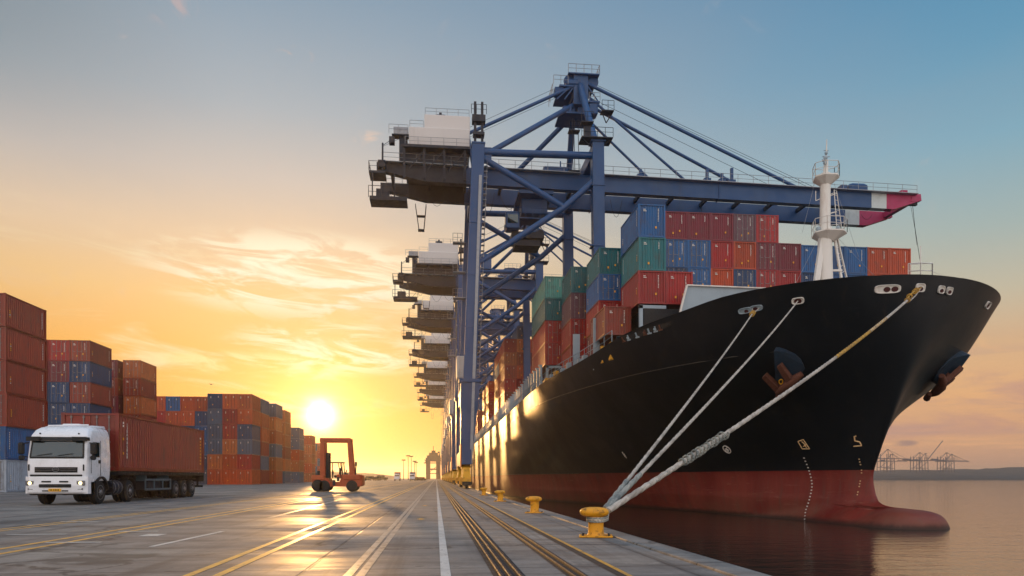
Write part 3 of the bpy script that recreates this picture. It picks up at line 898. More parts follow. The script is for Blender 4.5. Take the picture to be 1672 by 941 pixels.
M['hole'] = paint('rust_red_opening', (70, 22, 20), .7, 0, .4, 5)
def fairlead(px, py, w_, h_, holes, mat='ship_white'):
    """oval steel plate let into the bulwark, with dark rope holes"""
    l, nn = on_hull(px, py)
    if l is None: return
    X_, Y_ = frame(-nn)
    n = 20
    def oval(a, b_, cx, off):
        r_ = []
        for k in range(n):
            q = 2 * math.pi * k / n; c_, s_ = math.cos(q), math.sin(q)
            r_.append(l + X_ * (cx + a * math.copysign(abs(c_) ** .55, c_)) + Y_ * (b_ * math.copysign(abs(s_) ** .55, s_)) + nn * off)
        return r_
    b = MB(M[mat], M['hole'])
    o1, o2, o3, o0 = oval(w_, h_, 0, .13), oval(w_ * .9, h_ * .86, 0, .13), oval(w_ * .84, h_ * .78, 0, .06), oval(w_ * 1.04, h_ * 1.04, 0, -.25)
    vs = o0 + o1 + o2 + o3
    fs = []
    for r_ in range(3):
        for k in range(n):
            j = (k + 1) % n; fs.append((r_ * n + k, r_ * n + j, r_ * n + n + j, r_ * n + n + k))
    fs.append(tuple(range(3 * n, 4 * n)))
    b.add(vs, fs)
    o = b.build('fairlead', ship, SHIP_O, fix=True)
    for (cx, cy, r_) in holes:
        hb_ = MB(M['hole'])
        c = l + X_ * cx + Y_ * cy
        ring0 = [c + X_ * r_ * math.cos(2 * math.pi * k / 12) + Y_ * r_ * .8 * math.sin(2 * math.pi * k / 12) + nn * .07 for k in range(12)]
        ring1 = [c + (p - c) * .8 + nn * -.01 for p in ring0]
        ring2 = [c + (p - c) * 1.25 + nn * .0 for p in ring0]
        hb_.add(ring2 + ring0, [(k, (k + 1) % 12, 12 + (k + 1) % 12, 12 + k) for k in range(12)] + [tuple(range(12, 24))])
        h_o = hb_.build('rope_hole', o, fix=True)
        h_o.data.transform(Matrix.Translation(-SHIP_O))
    return l, nn
fairlead(1217, 507, .50, .20, [(.1, -.06, .13)], 'ship_grey')
FL1 = fairlead(1235, 503, .45, .20, [(-.05, -.04, .14)], 'ship_grey')
FL2 = fairlead(1303, 491, .40, .22, [(0, -.02, .2)])
fairlead(1449, 472, .78, .27, [(-.05, -.03, .17), (.42, -.03, .17)])
FL3 = fairlead(1502, 470, .30, .27, [(0, -.08, .15)])
fairlead(1536, 473, .24, .25, [(.03, -.07, .12)])
fairlead(1549, 475, .24, .25, [(.03, -.07, .12)])
fairlead(1612, 498, .4, .25, [(0, -.02, .18)])

# anchor pockets and anchors
def anchor(side):
    """stockless anchor drawn up against its wedge-shaped pocket; side -1 port, +1 starboard (the mirror image)"""
    def q(u, v, o):
        l, nn = on_hull(1230 + u / 9.41, 555 + v / 9.41)
        p = l + nn * o
        return p if side < 0 else Vector((2 * XC - p.x, p.y, p.z))
    b = MB(M['pocket'])
    fin = [(345, 115), (400, 118), (500, 150), (640, 220), (720, 300), (765, 390), (785, 450), (700, 560), (560, 620), (440, 600), (372, 520), (352, 300)]
    outs = [q(u, v, -.3) for u, v in fin]
    tops = [q(u + 10, v - 6, .06 + .62 * max(0, min(1, (720 - u) / 330))) for u, v in fin]
    m_ = len(fin)
    b.add(outs + tops, [tuple(range(m_, 2 * m_))] + [(i, (i + 1) % m_, m_ + (i + 1) % m_, m_ + i) for i in range(m_)])
    b.build('anchor_pocket', ship, SHIP_O, fix=True)
    a = MB(M['rust'])
    def fl(p0, p1, w0, w1, o0, o1):
        d = Vector((p1[0] - p0[0], p1[1] - p0[1])); n_ = Vector((-d.y, d.x)).normalized(); vs = []
        for p, w_, o in ((p0, w0, o0), (p1, w1, o1)):
            for s_, t_ in ((-1, -1), (1, -1), (.75, 1), (-.75, 1)):
                vs.append(q(p[0] + n_.x * s_ * w_, p[1] + n_.y * s_ * w_, o + t_ * .16))
        a.add(vs, [(3, 2, 1, 0), (4, 5, 6, 7), (0, 1, 5, 4), (1, 2, 6, 5), (2, 3, 7, 6), (3, 0, 4, 7)])
    fl((585, 520), (440, 300), 58, 44, .72, .78)
    fl((440, 700), (210, 470), 56, 42, .55, .62)
    a.tube([q(400, 740, .5), q(470, 690, .62), q(560, 600, .7), q(660, 530, .62), q(770, 470, .4)], [.20, .32, .36, .32, .20], 8)
    a.tube([q(390, 790, .4), q(470, 800, .5), q(555, 740, .45)], [.18, .26, .18], 8)
    a.tube([q(520, 420, .4), q(560, 560, .6)], [.13, .16], 8)
    a.build('anchor', ship, SHIP_O, fix=True)
    a = MB(M['machine_yellow'])
    a.tube([q(470 + 28 * math.cos(u), 545 + 34 * math.sin(u), .75) for u in np.linspace(0, 2 * math.pi, 12)], .045, 6)
    a.build('anchor_shackle', ship, SHIP_O)
M['pocket'] = paint('anchor_pocket_paint', (40, 56, 72), .4, 0, .5, 1.6, dcol=(40, 36, 36))
anchor(-1); anchor(1)
# ================================================================== QUAY CRANES
# built at the first crane's place: x across the quay, y along it, root at (0, YC, 0)
YC, HY = 87.0, 9.0
CO = Vector((0, YC, 0))
CRANE_LABELS = ['nearest blue ship-to-shore crane, its long boom reaching over the black ship',
                'second nearest quay crane, its white machinery house showing left of the big blue leg',
                'third quay crane from the camera, pale machinery house over dark tail girder',
                'fourth quay crane from the camera, half lost in golden haze',
                'fifth quay crane along the quay, small and hazy',
                'sixth quay crane along the quay, the second last tail girder before the haze',
                'seventh and farthest tall quay crane of the row, faint in the haze']
CG = 'ship-to-shore cranes in a row along the quay'
crane = empty('quay_crane', CO, CRANE_LABELS[0], 'crane', CG)
def cb(name, f, *mats, parent=None, smooth=False):
    b = MB(*[M[m] for m in (mats or ('crane_blue',))]); f(b)
    return b.build(name, parent or crane, CO)
YN, YF = YC - HY, YC + HY
XL0, XL1, XR0, XR1 = 3.15, 4.45, 17.6, 17.3
ZT = 36.4
def taper(b, p, q, w0, w1, d0=None, d1=None):
    d0 = d0 or w0; d1 = d1 or w1
    vs = []
    for c, w_, d in ((p, w0, d0), (q, w1, d1)):
        for i, j in ((-1, -1), (1, -1), (1, 1), (-1, 1)):
            vs.append((c[0] + i * w_ / 2, c[1] + j * d / 2, c[2]))
    b.add(vs, [(3, 2, 1, 0), (4, 5, 6, 7), (0, 1, 5, 4), (1, 2, 6, 5), (2, 3, 7, 6), (3, 0, 4, 7)])
for y in (YN, YF):
    def f(b, y=y):
        taper(b, (XL0, y, 2.6), (XL0 + .45, y, 11.2), 1.15, 2.05, 1.1, 1.4)
        taper(b, (XL0 + .4, y, 11.55), (XL1, y, ZT), 1.35, 1.3, 1.3, 1.2)
        b.box(XL0 - .75, XL0 + 1.6, y - .9, y + .9, 11.2, 11.55)
        for z in (17, 22.5, 28):
            x = XL0 + .4 + (z - 11.5) / 25 * 1.0; b.box(x - .72, x + .72, y - .68, y + .68, z, z + .12)
        b.box(XL1 - .72, XL1 + .72, y - .68, y + .68, ZT, ZT + .15)
    cb('leg', f)
    def f(b, y=y):
        taper(b, (XR0, y, 11.0), (XR1, y, ZT + .8), 1.25, 1.25, 1.2, 1.2)
        for z in (20, 26, 32.5):
            b.box(XR1 - .72, XR1 + .72, y - .68, y + .68, z, z + .12)
        b.box(XR1 - .8, XR1 + .8, y - .75, y + .75, ZT + .8, ZT + .95)
    cb('leg', f)
# sill beam, portal beam along the rails, upper ties
cb('sill_beam', lambda b: (b.box(XL0 - .5, XL0 + .5, YN - 1.2, YF + 1.2, 2.55, 4.1), b.box(XL0 - .3, XL0 + .9, YN + .7, YF - .7, 10.0, 11.6)))
cb('sill_beam_panel', lambda b: (b.box(XL0 - .62, XL0 - .5, YN - 1.0, YN + 2.2, 2.3, 4.6),), 'orange_red')
for y in (YN, YF):
    cb('upper_tie', lambda b, y=y: b.tube([(XL1, y, 35.7), (XR1, y, 35.9)], .38, 12))
    # K bracing
    k = (13.6, y, 30.4)
    cb('brace', lambda b, y=y: b.tube([(XL1 + .3, y, 35.2), (13.7, y, 30.2)], .33, 12))
    cb('brace', lambda b, y=y: b.tube([(XR1 - .3, y, 33.2), (13.7, y, 30.2), (XL1 + .2, y, 24.0)], .34, 12))
    for z0_, z1_ in ((34.6, 36.2), (23.3, 24.9)): cb('gusset', lambda b, y=y: b.box(XL1 + .3, XL1 + 1.4, y - .2, y + .2, z0_, z1_))
cb('cross_beam', lambda b: b.box(XL1 - .45, XL1 + .45, YN + .6, YF - .6, 34.3, 35.9))
cb('cross_beam', lambda b: b.box(XR1 - .5, XR1 + .5, YN + .6, YF - .6, 36.0, 37.2))
# bogies: two clusters of yellow trucks under each end
def bogie(b, y):
    for dy in (-2.7, -1.0, .7, 2.4):
        b.use(0).prism([(y + dy - .75, .38), (y + dy + .75, .38), (y + dy + .7, 1.1), (y + dy + .25, 1.5), (y + dy - .25, 1.5), (y + dy - .7, 1.1)], 'x', XL0 - .42, XL0 + .42)
        b.box(XL0 - .5, XL0 - .42, y + dy - .5, y + dy + .3, .5, 1.1)
        b.box(XL0 - .62, XL0 - .42, y + dy + .32, y + dy + .6, .45, 1.2)
        for q in (-.42, .42):
            b.use(1).lathe([(.34, -.16), (.34, -.1), (.30, -.09), (.30, .09), (.34, .1), (.34, .16)], (XL0, y + dy + q, .36), 'x', 12)
    b.use(0)
    for dy in (-1.85, 1.55):
        b.prism([(y + dy - 1.1, 1.5), (y + dy + 1.1, 1.5), (y + dy + .35, 2.2), (y + dy - .35, 2.2)], 'x', XL0 - .36, XL0 + .36)
    b.prism([(y - 2.2, 2.15), (y + 2.0, 2.15), (y + .7, 2.6), (y - .7, 2.6)], 'x', XL0 - .45, XL0 + .45)
    b.use(1).box(XL0 - .5, XL0 + .5, y - 3.75, y - 3.55, .35, .75)
for y in (YN + .9, YF - .9):
    cb('bogie', lambda b, y=y: bogie(b, y), 'machine_yellow', 'dark')
# girders and boom: near and far box girder, blue, then white band and magenta tip
GY = (YC - 3.4, YC + 2.3)
def gz(x): return 36.2 - (x - 4.4) * .018
for gi, y in enumerate(GY):
    def f(b, y=y):
        def seg(x0, x1, d0=1.85, d1=1.85, w_=.9):
            b.add([(x, y + j * w_ / 2, z) for x, d in ((x0, d0), (x1, d1)) for z, j in ((gz(x) - d, -1), (gz(x) - d, 1), (gz(x), 1), (gz(x), -1))],
                  [(3, 2, 1, 0), (4, 5, 6, 7), (0, 1, 5, 4), (1, 2, 6, 5), (2, 3, 7, 6), (3, 0, 4, 7)])
        b.use(1); seg(-6.6, -1.2, .8, 1.85); seg(-1.2, 3.4)
        b.use(0); seg(3.4, 51.9)
        b.use(2); seg(51.9, 53.8)
        b.use(3); seg(53.8, 54.8); seg(54.8, 58.0, 1.85, .7)
        b.use(0)
        for x in (18.9, 33.0): b.box(x - .05, x + .05, y - .55, y + .55, gz(x) - 1.95, gz(x) + .1)
    cb('boom_girder', f, 'crane_blue', 'crane_dark', 'stripe_white', 'magenta')
for x in list(np.arange(-5, 46, 4.2)):
    cb('girder_cross_tie', lambda b, x=x: b.box(x - .15, x + .15, GY[0] + .46, GY[1] - .46, gz(x) - .75, gz(x) - .35), 'crane_dark')
def f(b):
    b.box(57.0, 57.6, GY[0] - .5, GY[1] + .5, gz(57) - .8, gz(57) - .1)
    b.tube([(54.5, GY[0] - .2, gz(55) - 1.9), (57.4, GY[0] - .4, gz(57) - .5)], .14, 6)
    for y in GY: b.prism([(56.6, gz(57)), (58.3, gz(57) + .2), (58.4, gz(57) - .6), (57.2, gz(57) - .7)], 'y', y - .3, y + .3)
    b.box(55.8, 56.6, GY[0] - .3, GY[0] + .3, gz(57), gz(57) + .6)
cb('boom_tip', f, 'magenta')
def f(b):
    for y, s_ in ((GY[0] - .75, -1), (GY[1] + .75, 1)):
        b.rail([(-6, y, gz(-6) + .02), (3.6, y, gz(4) + .02)], 1.0, .03, 1.9)
        b.rail([(5.2, y, gz(5) + .02), (16.4, y, gz(16) + .02)], 1.0, .03, 1.9)
        b.rail([(18.4, y, gz(18) + .02), (57.5, y, gz(57) + .02)], 1.0, .03, 1.9)
        for x0, x1 in ((-6, 3.6), (5.2, 16.4), (18.4, 57.5)):
            b.add([(x, y + j * .32, gz(x) - q) for x in (x0, x1) for q in (0, .07) for j in (-1, 1)],
                  [(0, 1, 5, 4), (2, 6, 7, 3), (0, 4, 6, 2), (1, 3, 7, 5), (0, 2, 3, 1), (4, 5, 7, 6)])
cb('boom_walkway', f, 'rail_grey')
for x, h in ((23.6, 1.1), (31.6, 1.6), (33.4, 1.2), (34.6, 1.9)):
    cb('sheave_block', lambda b, x=x, h=h: (b.box(x - .15, x + .15, GY[0] - .4, GY[0] - .1, gz(x), gz(x) + h), b.box(x - .4, x + .4, GY[0] - .5, GY[0] + .2, gz(x), gz(x) + .5)))
cb('boom_winch', lambda b: b.bbox(49.2, 51.6, GY[0] - .4, GY[0] + .9, gz(51), gz(51) + 1.1, .25))
cb('sheave_block', lambda b: b.box(48.2, 48.9, GY[0] - .3, GY[0] + .6, gz(49), gz(49) + .8))
cb('boom_hinge_unit', lambda b: (b.bbox(12.2, 15.0, GY[0] - .6, GY[0] + .4, gz(13), gz(13) + .7, .1), b.rod((14.2, GY[0] - .3, gz(13)), (14.2, GY[0] - .3, gz(13) + 1.4), .08, 5)))
# machinery house on its platform
def f(b):
    b.bbox(-3.0, 3.75, 82.2, 92, 37.95, 40.1, .06); b.bbox(-1.3, 3.8, 82.6, 91.6, 40.1, 41.75, .06)
    for x in (-1.3, .8): b.box(x - .03, x + .03, 82.15, 82.2, 38.1, 40.0)
mh = cb('machinery_house', f, 'crane_white')
cb('roof_unit', lambda b: (b.bbox(-.1, 1.1, 84, 85.4, 41.75, 42.5, .06), b.box(.35, .65, 84.4, 84.8, 42.5, 42.9)), 'crane_dark', parent=mh)
cb('house_railing', lambda b: (b.rail([(-1.2, 82.7, 41.75), (3.7, 82.7, 41.75)], .75, .025, 1.4), b.rail([(-2.9, 82.3, 40.1), (-1.4, 82.3, 40.1)], .75, .025, 1.4),
                               b.rail([(-3.4, 81.9, 37.95), (3.7, 81.9, 37.95)], .9, .025, 1.5)), 'rail_grey', parent=mh)
def f(b):
    b.box(-3.6, 3.8, 81.7, 92.2, 37.65, 37.95)
    b.box(-3.3, 3.6, 82.9, 91.3, 36.3, 37.62)
    for x in (-3.5, -1.3, .9, 3.2): b.box(x - .12, x + .12, 82.0, 82.25, 34.3, 37.65)
    for x in (-3.0, -.9, 1.4): b.beam((x, 82.1, 35.4), (x + 1.8, 82.1, 37.6), .1)
    b.box(-4.1, -3.2, 83, 84.6, 36.2, 39.3)
    b.box(-4.9, -3.0, 82.6, 83.6, 39.3, 39.4)
    b.box(-5.2, -4.6, 82.6, 83.4, 38.4, 39.1)
cb('house_platform', f, 'crane_dark')
cb('platform_cabinet', lambda b: (b.bbox(-4.7, -3.1, 82.6, 84, 39.4, 40.2, .04), b.rail([(-5.2, 82.5, 39.4), (-3.1, 82.5, 39.4)], 1.0, .025, 1.0)), 'rail_grey')
# tail: walkway end, hanging maintenance platform, post with stay
def f(b):
    b.box(-7.4, -5.6, 82.4, 84.8, 34.9, 35.15); b.rail([(-7.4, 82.4, 35.15), (-5.4, 82.4, 35.15)], 1.05, .03, 1.0)
    b.rail([(-7.4, 82.4, 35.15), (-7.4, 84.8, 35.15)], 1.05, .03, 1.0)
    b.rod((-5.9, 82.6, 35.15), (-5.9, 82.6, 38.3), .1, 6)
    b.rod((-5.9, 82.6, 38.0), (-4.9, 82.7, 38.8), .03, 4); b.rod((-5.9, 82.6, 37.9), (-3.3, 82.5, 39.2), .02, 4)
    b.box(-6.4, -5.6, 82.5, 83.2, 35.6, 36.4)
    b.box(-7.3, -3.2, 82.2, 84.6, 31.85, 32.05); b.box(-7.3, -3.2, 82.15, 82.2, 32.05, 32.25); b.box(-6.6, -5.2, 82.5, 83.8, 32.3, 33.2)
    b.rail([(-7.4, 82.1, 32.05), (-3.1, 82.1, 32.05)], 1.3, .035, 1.3)
    for x in (-7.0, -4.6): b.rod((x, 82.4, 32), (x, 82.4, 35), .07, 5)
cb('tail_platform', f, 'crane_dark')
# hanging ladder cage and festoon loops under the girder
def f(b):
    for x0, x1 in ((-2.3, -1.9), (-1.1, -1.35)):
        for y in (82.6, 83.3): b.rod((x0, y, 31.7), (x1, y, 28.9), .04, 4)
    b.box(-2.0, -1.3, 82.6, 83.3, 28.8, 28.9); b.box(-2.15, -1.2, 82.6, 83.3, 30.4, 30.45)
cb('hanging_ladder', f, 'crane_dark')
for x0, x1, s_ in ((-5.6, -3.2, 1.3), (-3.2, -2.2, 1.0), (-1.0, 1.2, 1.9), (1.2, 3.2, 1.6), (5.2, 6.6, 2.4), (7.2, 9.4, 1.8), (20, 21.4, 2.0), (50.6, 52, .6)):
    cb('festoon_cable', lambda b: b.tube([(x0 + (x1 - x0) * u, 83.2, 33.6 - gz(0) + gz(x0) - s_ * 4 * u * (1 - u)) for u in np.linspace(0, 1, 9)], .022, 4), 'dark')
# trolley with the driver's cab
def f(b):
    b.box(9.4, 13.4, 83.4, 89.4, 33.7, 34.1); b.bbox(9.9, 12.9, 84.9, 89, 31.9, 33.7, .08)
    b.rail([(8.6, 84.2, 31.2), (12.8, 84.2, 31.2)], 1.1, .03, .9); b.box(8.6, 12.8, 84.2, 86, 31.1, 31.2)
tr = cb('trolley', f, 'crane_blue')
cb('driver_cab', lambda b: (b.bbox(8.0, 9.6, 84.2, 86, 29.9, 31.9, .12),), 'crane_blue', parent=tr)
cb('cab_window', lambda b: (b.box(8.2, 9.4, 84.14, 84.2, 30.5, 31.5), b.box(7.94, 8.0, 84.4, 85.8, 30.2, 31.6)), 'glass', parent=tr)
def f(b):
    b.box(8.8, 12.6, 85.2, 88.8, 29.2, 29.9); b.box(9.2, 12.2, 85.6, 88.4, 28.4, 29.1)
    for x in (9.2, 12.2):
        for y in (85.6, 88.2):
            b.rod((x, y, 29.8), (x * .9 + 1.1, y, 33), .03, 4); b.lathe([(.4, -.1), (.4, .1)], (x, y, 29.9), 'y', 10)
cb('spreader', f, 'crane_dark', parent=tr)
# apex: head with sheave platforms, legs, backstays, forestays
XA, ZA = 16.9, 47.7
for y in (YN, YF):
    s_ = 1 if y > YC else -1
    cb('apex_leg', lambda b, y=y, s_=s_: b.tube([(XR1 - .1, y, ZT + .5), (XA - .1, YC + s_ * 2.0, ZA - .4)], .38, 12))
    cb('rear_apex_brace', lambda b, y=y, s_=s_: b.tube([(XL1 + .3, y, 35.2), (XA - .9, YC + s_ * 1.8, 44.9)], .30, 10))
def f(b):
    for s_ in (-1, 1):
        b.box(XA - .9, XA + .8, YC + s_ * 2.1 - .3, YC + s_ * 2.1 + .3, 44.8, 48.5)
    b.box(XA - .8, XA + .8, YC - 2.2, YC + 2.2, 46.1, 47.1); b.box(XA - 2.6, XA - .8, YC - 2.4, YC + 2.4, 46.8, 47)
    b.box(XA - 3.1, XA - 2.1, YC - 2.2, YC - 1.2, 46.0, 46.8); b.bbox(XA - 1.8, XA - .2, YC - 2.5, YC - 1.5, 47, 47.7, .15)
    for q in (-2.9, -2.0, 1.1, 2.0): b.beam((XA + q, YC - 2.3, 45.3), (XA + q * .4, YC - 2.2, 47.0), .12)
    b.box(XA - 2.6, XA + .9, YC - 2.6, YC + 1, 43.6, 43.8); b.bbox(XA - 2.2, XA - 1.1, YC - 2.4, YC - .8, 43.8, 44.6, .12)
    b.box(XA + .8, XA + 2.2, YC - 2.4, YC + 2.4, 45.1, 45.3); b.bbox(XA + .9, XA + 2.0, YC - 2.3, YC - .9, 43.8, 45.1, .1)
    b.box(XA - 1.6, XA + 2.1, YC - 2.7, YC + 2.6, 48.2, 48.32)
    for x in (-1.4, .2, 1.5):
        b.lathe([(.62, -.12), (.62, -.09), (.5, -.06), (.5, .06), (.62, .09), (.62, .12)], (XA + x, YC - 1.9, 47.7), 'y', 14)
        b.lathe([(.5, -.12), (.5, .12)], (XA + x * .8, YC - 1.7, 44.5), 'y', 12)
head = cb('apex_head', f, 'crane_blue')
cb('apex_railing', lambda b: (b.rail([(XA - 1.6, YC - 2.7, 48.32), (XA + 2.1, YC - 2.7, 48.32), (XA + 2.1, YC + 2.6, 48.32)], 1.0, .035, 1.0),
                              b.rail([(XA - 3.3, YC - 2.5, 47), (XA - 1.6, YC - 2.5, 47)], 1.0, .035, .8),
                              b.rail([(XA - 3.4, YC - 2.5, 45.8), (XA - 3.4, YC + .5, 45.8)], 1.2, .035, .9),
                              b.rail([(XA + .9, YC - 2.5, 45.3), (XA + 2.2, YC - 2.5, 45.3)], .9, .035, .7)), 'rail_grey', parent=head)
cb('apex_cage_ladder', lambda b: ([b.rod((XA - .9 + q, YC - 2.0 - 1.6 * (45 - z0) / 9, z0), (XA - .7 + q, YC - 2.0 - 1.6 * (45 - z0) / 9, z0 - 9.2), .04, 4) for q, z0 in ((0, 43.1), (.5, 43.1), (-.2, 43.1))],
                                  [b.box(XA - 1.5, XA - .2, YC - 2.6, YC - 1.6, z, z + .12) for z in (41.6, 36.9)], b.rail([(XA - 1.5, YC - 2.6, 41.7), (XA - .2, YC - 2.6, 41.7)], 1, .03, .6)), 'crane_dark')
def lplat(x0, x1, y1, z, extra=None):
    def f(b):
        b.box(x0, x1, YN - 1.1, y1, z, z + .1); b.rail([(x0, YN - 1.1, z + .1), (x1, YN - 1.1, z + .1)], 1.0, .03, .8)
        for x in (x0 + .1, x1 - .1): b.beam((x, YN - .6, z), ((x0 + x1) / 2, YN - .2, z - .9), .08)
        if extra: b.box(*extra)
    cb('leg_top_platform', f, 'crane_dark')
lplat(XR1 - 1.9, XR1 + 1.5, YN + .9, 37.4, (XR1 - 1.6, XR1 - .9, YN - 1.0, YN - .5, 37.5, 38.6))
lplat(XR1 - 1.9, XR1 - .6, YN, 39.0)
lplat(XR1 + .3, XR1 + 1.6, YN, 40.3)
for y, ys in ((GY[0], YC - 2.0), (GY[1], YC + 2.0)):
    cb('backstay', lambda b, y=y, ys=ys: (b.tube([(3.5, y, 40.2), (XA - .6, ys, 47.2)] if y == GY[0] else [(4.3, y, 39.6), (XA - .6, ys, 46.5)], .2, 8), b.rod((4.2, y, 36.2), (3.6, y, 40.4), .18, 6)))
    cb('forestay', lambda b, y=y, ys=ys: b.tube([(XA + .7, ys, 47.5), (43.0, y, gz(43) + .1)], .2, 8))
    cb('forestay', lambda b, y=y, ys=ys: b.tube([(XA + .7, ys, 46.1), (29.2, y, gz(29) + .1)], .16, 8))
cb('hoist_rope', lambda b: ([b.rod((XA + .7, YC + q, 48.1), (47.0, YC + q * 1.3, gz(47) + .4), .025, 4) for q in (-1.6, -1.2, 1.4)],
                            [b.rod((XA - .8, YC + q, 48.1), (3.6, YC + q, 41.8), .02, 4) for q in (-1.4, 1.2)]), 'dark')
# post over the landside leg
cb('stay_post', lambda b: (b.box(4.0, 4.25, YN - .2, YN + .2, ZT, 41.0), b.box(4.75, 5.0, YN - .2, YN + .2, ZT, 41.0), b.box(3.8, 5.2, YN - .5, YN + .5, 38.8, 39.5),
                           b.box(3.9, 5.1, YN - .5, YN + .5, 37.4, 37.7), b.rail([(3.7, YN - .6, 39.5), (5.3, YN - .6, 39.5)], 1, .03, .5)), 'crane_dark')
# ladder and cable runs up the landside leg
def f(b):
    for y in (YN + .3, YN + .8): b.rod((XL0 - .35, y, 2.6), (XL0 - .35, y, 11), .04, 4)
    for z in np.arange(2.8, 11, .5): b.rod((XL0 - .35, YN + .3, z), (XL0 - .35, YN + .8, z), .03, 4)
cb('sill_ladder', f, 'rail_grey')
cb('portal_railing', lambda b: b.rail([(XL0 - .72, YN - .85, 11.55), (XL0 - .72, YF, 11.55)], 1.0, .03, 2.0), 'rail_grey')
def f(b):
    for z in np.arange(12, 35, .6):
        x = XL0 + 1.05 + (z - 11.5) / 25 * 1.0; b.box(x, x + .36, YN - .26, YN + .24, z, z + .05)
    for y in (-.25, .2): b.rod((XL0 + 1.4, YN + y, 11.8), (XL1 + .95, YN + y, 35), .03, 4)
cb('leg_ladder', f, 'rail_grey')
for z in (27.5, 31.3, 24.2):
    cb('ladder_landing', lambda b, z=z: (b.box(XL0 - 1.0, XL0 + .6, YF - 1.6, YF - .6, z, z + .1), b.rail([(XL0 - 1.0, YF - 1.6, z + .1), (XL0 + .2, YF - 1.6, z + .1)], 1.1, .03, .5)), 'rail_grey')
for z0 in (14, 17, 20):
    cb('stair_flight', lambda b, z0=z0: (b.beam((XL0 - .6, YF - 1.6, z0), (XL0 - .6, YF - 5, z0 + 3), .12, .3), b.beam((XL0 - .2, YF - 1.6, z0 + 1), (XL0 - .2, YF - 5, z0 + 4), .05, .05)), 'rail_grey')
cb('cable_duct', lambda b: b.beam((XL0 + .5, YN - .78, 2.6), (XL1 + .2, YN - .70, 33), .3, .12), 'rail_grey')
cb('electrical_cabin', lambda b: (b.bbox(XL0 - .9, XL0 + .3, YN + 2, YN + 5, 12.0, 14.4, .06),), 'crane_white')
# pendant rope hanging from the boom tip
pr = MB(M['dark'])
tip = PY(1490, 334, GY[0])
pr.tube([tip, PY(1494, 372, GY[0]), PY(1503, 430, GY[0])], .03, 5)
pr.tube([tip + Vector((-.3, 0, .2)), PY(1494, 374, GY[0]), PY(1497, 400, GY[0])], .02, 5)
pr.box(tip.x - .5, tip.x + .5, tip.y - .2, tip.y + .2, tip.z - .15, tip.z + .25)
pr.build('tip_pendant_cable', crane, CO)

T = tree_of(crane)
for i, Yk in enumerate((132, 167, 207, 252, 297, 348)):
    c = copy_tree(crane, None, T); c.location = (0, Yk, 0); c['label'] = CRANE_LABELS[i + 1]
    for ch in [q for q in bpy.data.objects if q.parent == c and q.name.startswith('trolley')]:
        ch.location.x = (14, -3, 22, 6, 17, 2)[i]

# a distant gantry crane seen end-on beyond the quay, and more across the water
def simple_sts(name, loc, H, reach, back, up=False, mat='far_steel', rz=0.0, label='', group=None, gauge=None):
    r = empty(name, loc, label, 'crane', group, rz)
    g_ = gauge or H * .45
    def pb(nm, f):
        b = MB(M[mat]); f(b); b.build(nm, r)
    for x in (-g_ / 2, g_ / 2):
        for y in (-H * .14, H * .14):
            pb('leg', lambda b, x=x, y=y: b.beam((x, y, 0), (x * .92, y, H * .8), H * .028))
    pb('cross_beam', lambda b: (b.beam((-g_ / 2, -H * .14, H * .22), (g_ / 2, -H * .14, H * .22), H * .025), b.beam((-g_ / 2, H * .14, H * .22), (g_ / 2, H * .14, H * .22), H * .025),
                                b.beam((-g_ / 2, -H * .14, H * .22), (g_ / 2, -H * .14, H * .58), H * .018)))
    pb('apex_frame', lambda b: (b.beam((g_ / 2, 0, H * .6), (g_ * .38, 0, H), H * .022), b.beam((-g_ / 2, 0, H * .6), (g_ * .36, 0, H), H * .018), b.box(g_ * .3, g_ * .46, -H * .04, H * .04, H * .96, H * 1.01)))
    pb('girder', lambda b: b.beam((-g_ / 2 - back, 0, H * .6), (g_ / 2, 0, H * .6), H * .03, H * .035))
    pb('machinery_house', lambda b: b.box(-g_ / 2 - back * .6, -g_ / 2 - back * .05, -H * .05, H * .05, H * .62, H * .69))
    if up:
        pb('boom', lambda b: b.beam((g_ / 2, 0, H * .6), (g_ / 2 + reach * .62, 0, H * .6 + reach * .78), H * .03))
    else:
        pb('boom', lambda b: b.beam((g_ / 2, 0, H * .6), (g_ / 2 + reach, 0, H * .585), H * .028))
        pb('stays', lambda b: (b.beam((g_ * .38, 0, H), (g_ / 2 + reach * .5, 0, H * .6), H * .01), b.beam((g_ * .38, 0, H), (g_ / 2 + reach * .9, 0, H * .59), H * .01),
                               b.beam((g_ * .36, 0, H), (-g_ / 2 - back * .3, 0, H * .6), H * .01)))
    return r
o = simple_sts('distant_quay_crane', (-1.5, 560, 0), 21, 2.0, 3.0, rz=R(0), mat='crane_dark', label='hazy end-on gantry crane at the far end of the quay', gauge=9.5)
gt = empty('distant_gantry_tower', (-2.2, 620, 0), 'hazy stepped gantry tower standing at the very end of the quay', 'tower')
for nm, parts_ in (('leg', [(-6.2, -2.6, 0, 15)]), ('leg', [(2.2, 6.0, 0, 15)]), ('portal_body', [(-6.4, 6.2, 15, 18.2)]), ('stepped_top', [(-5.4, 5.4, 18.2, 20.2), (-3.6, 3.8, 20.2, 22.4), (-1.6, 1.8, 22.4, 24.2)]), ('mast', [(-.25, .25, 24.2, 28)]),
                   ('side_gallery', [(-7.6, -6.4, 16, 16.5)]), ('side_gallery', [(6.2, 7.6, 12.2, 12.7)]), ('cross_beam', [(-2.6, 2.2, 8, 9.2)])):
    b = MB(M['crane_dark'])
    for x0, x1, z0, z1 in parts_: b.bbox(x0, x1, -3 + z0 * .02, 3 - z0 * .02, z0, z1, .1)
    b.build(nm, gt)
FG = 'cranes on the far shore across the water'
base = 15.5
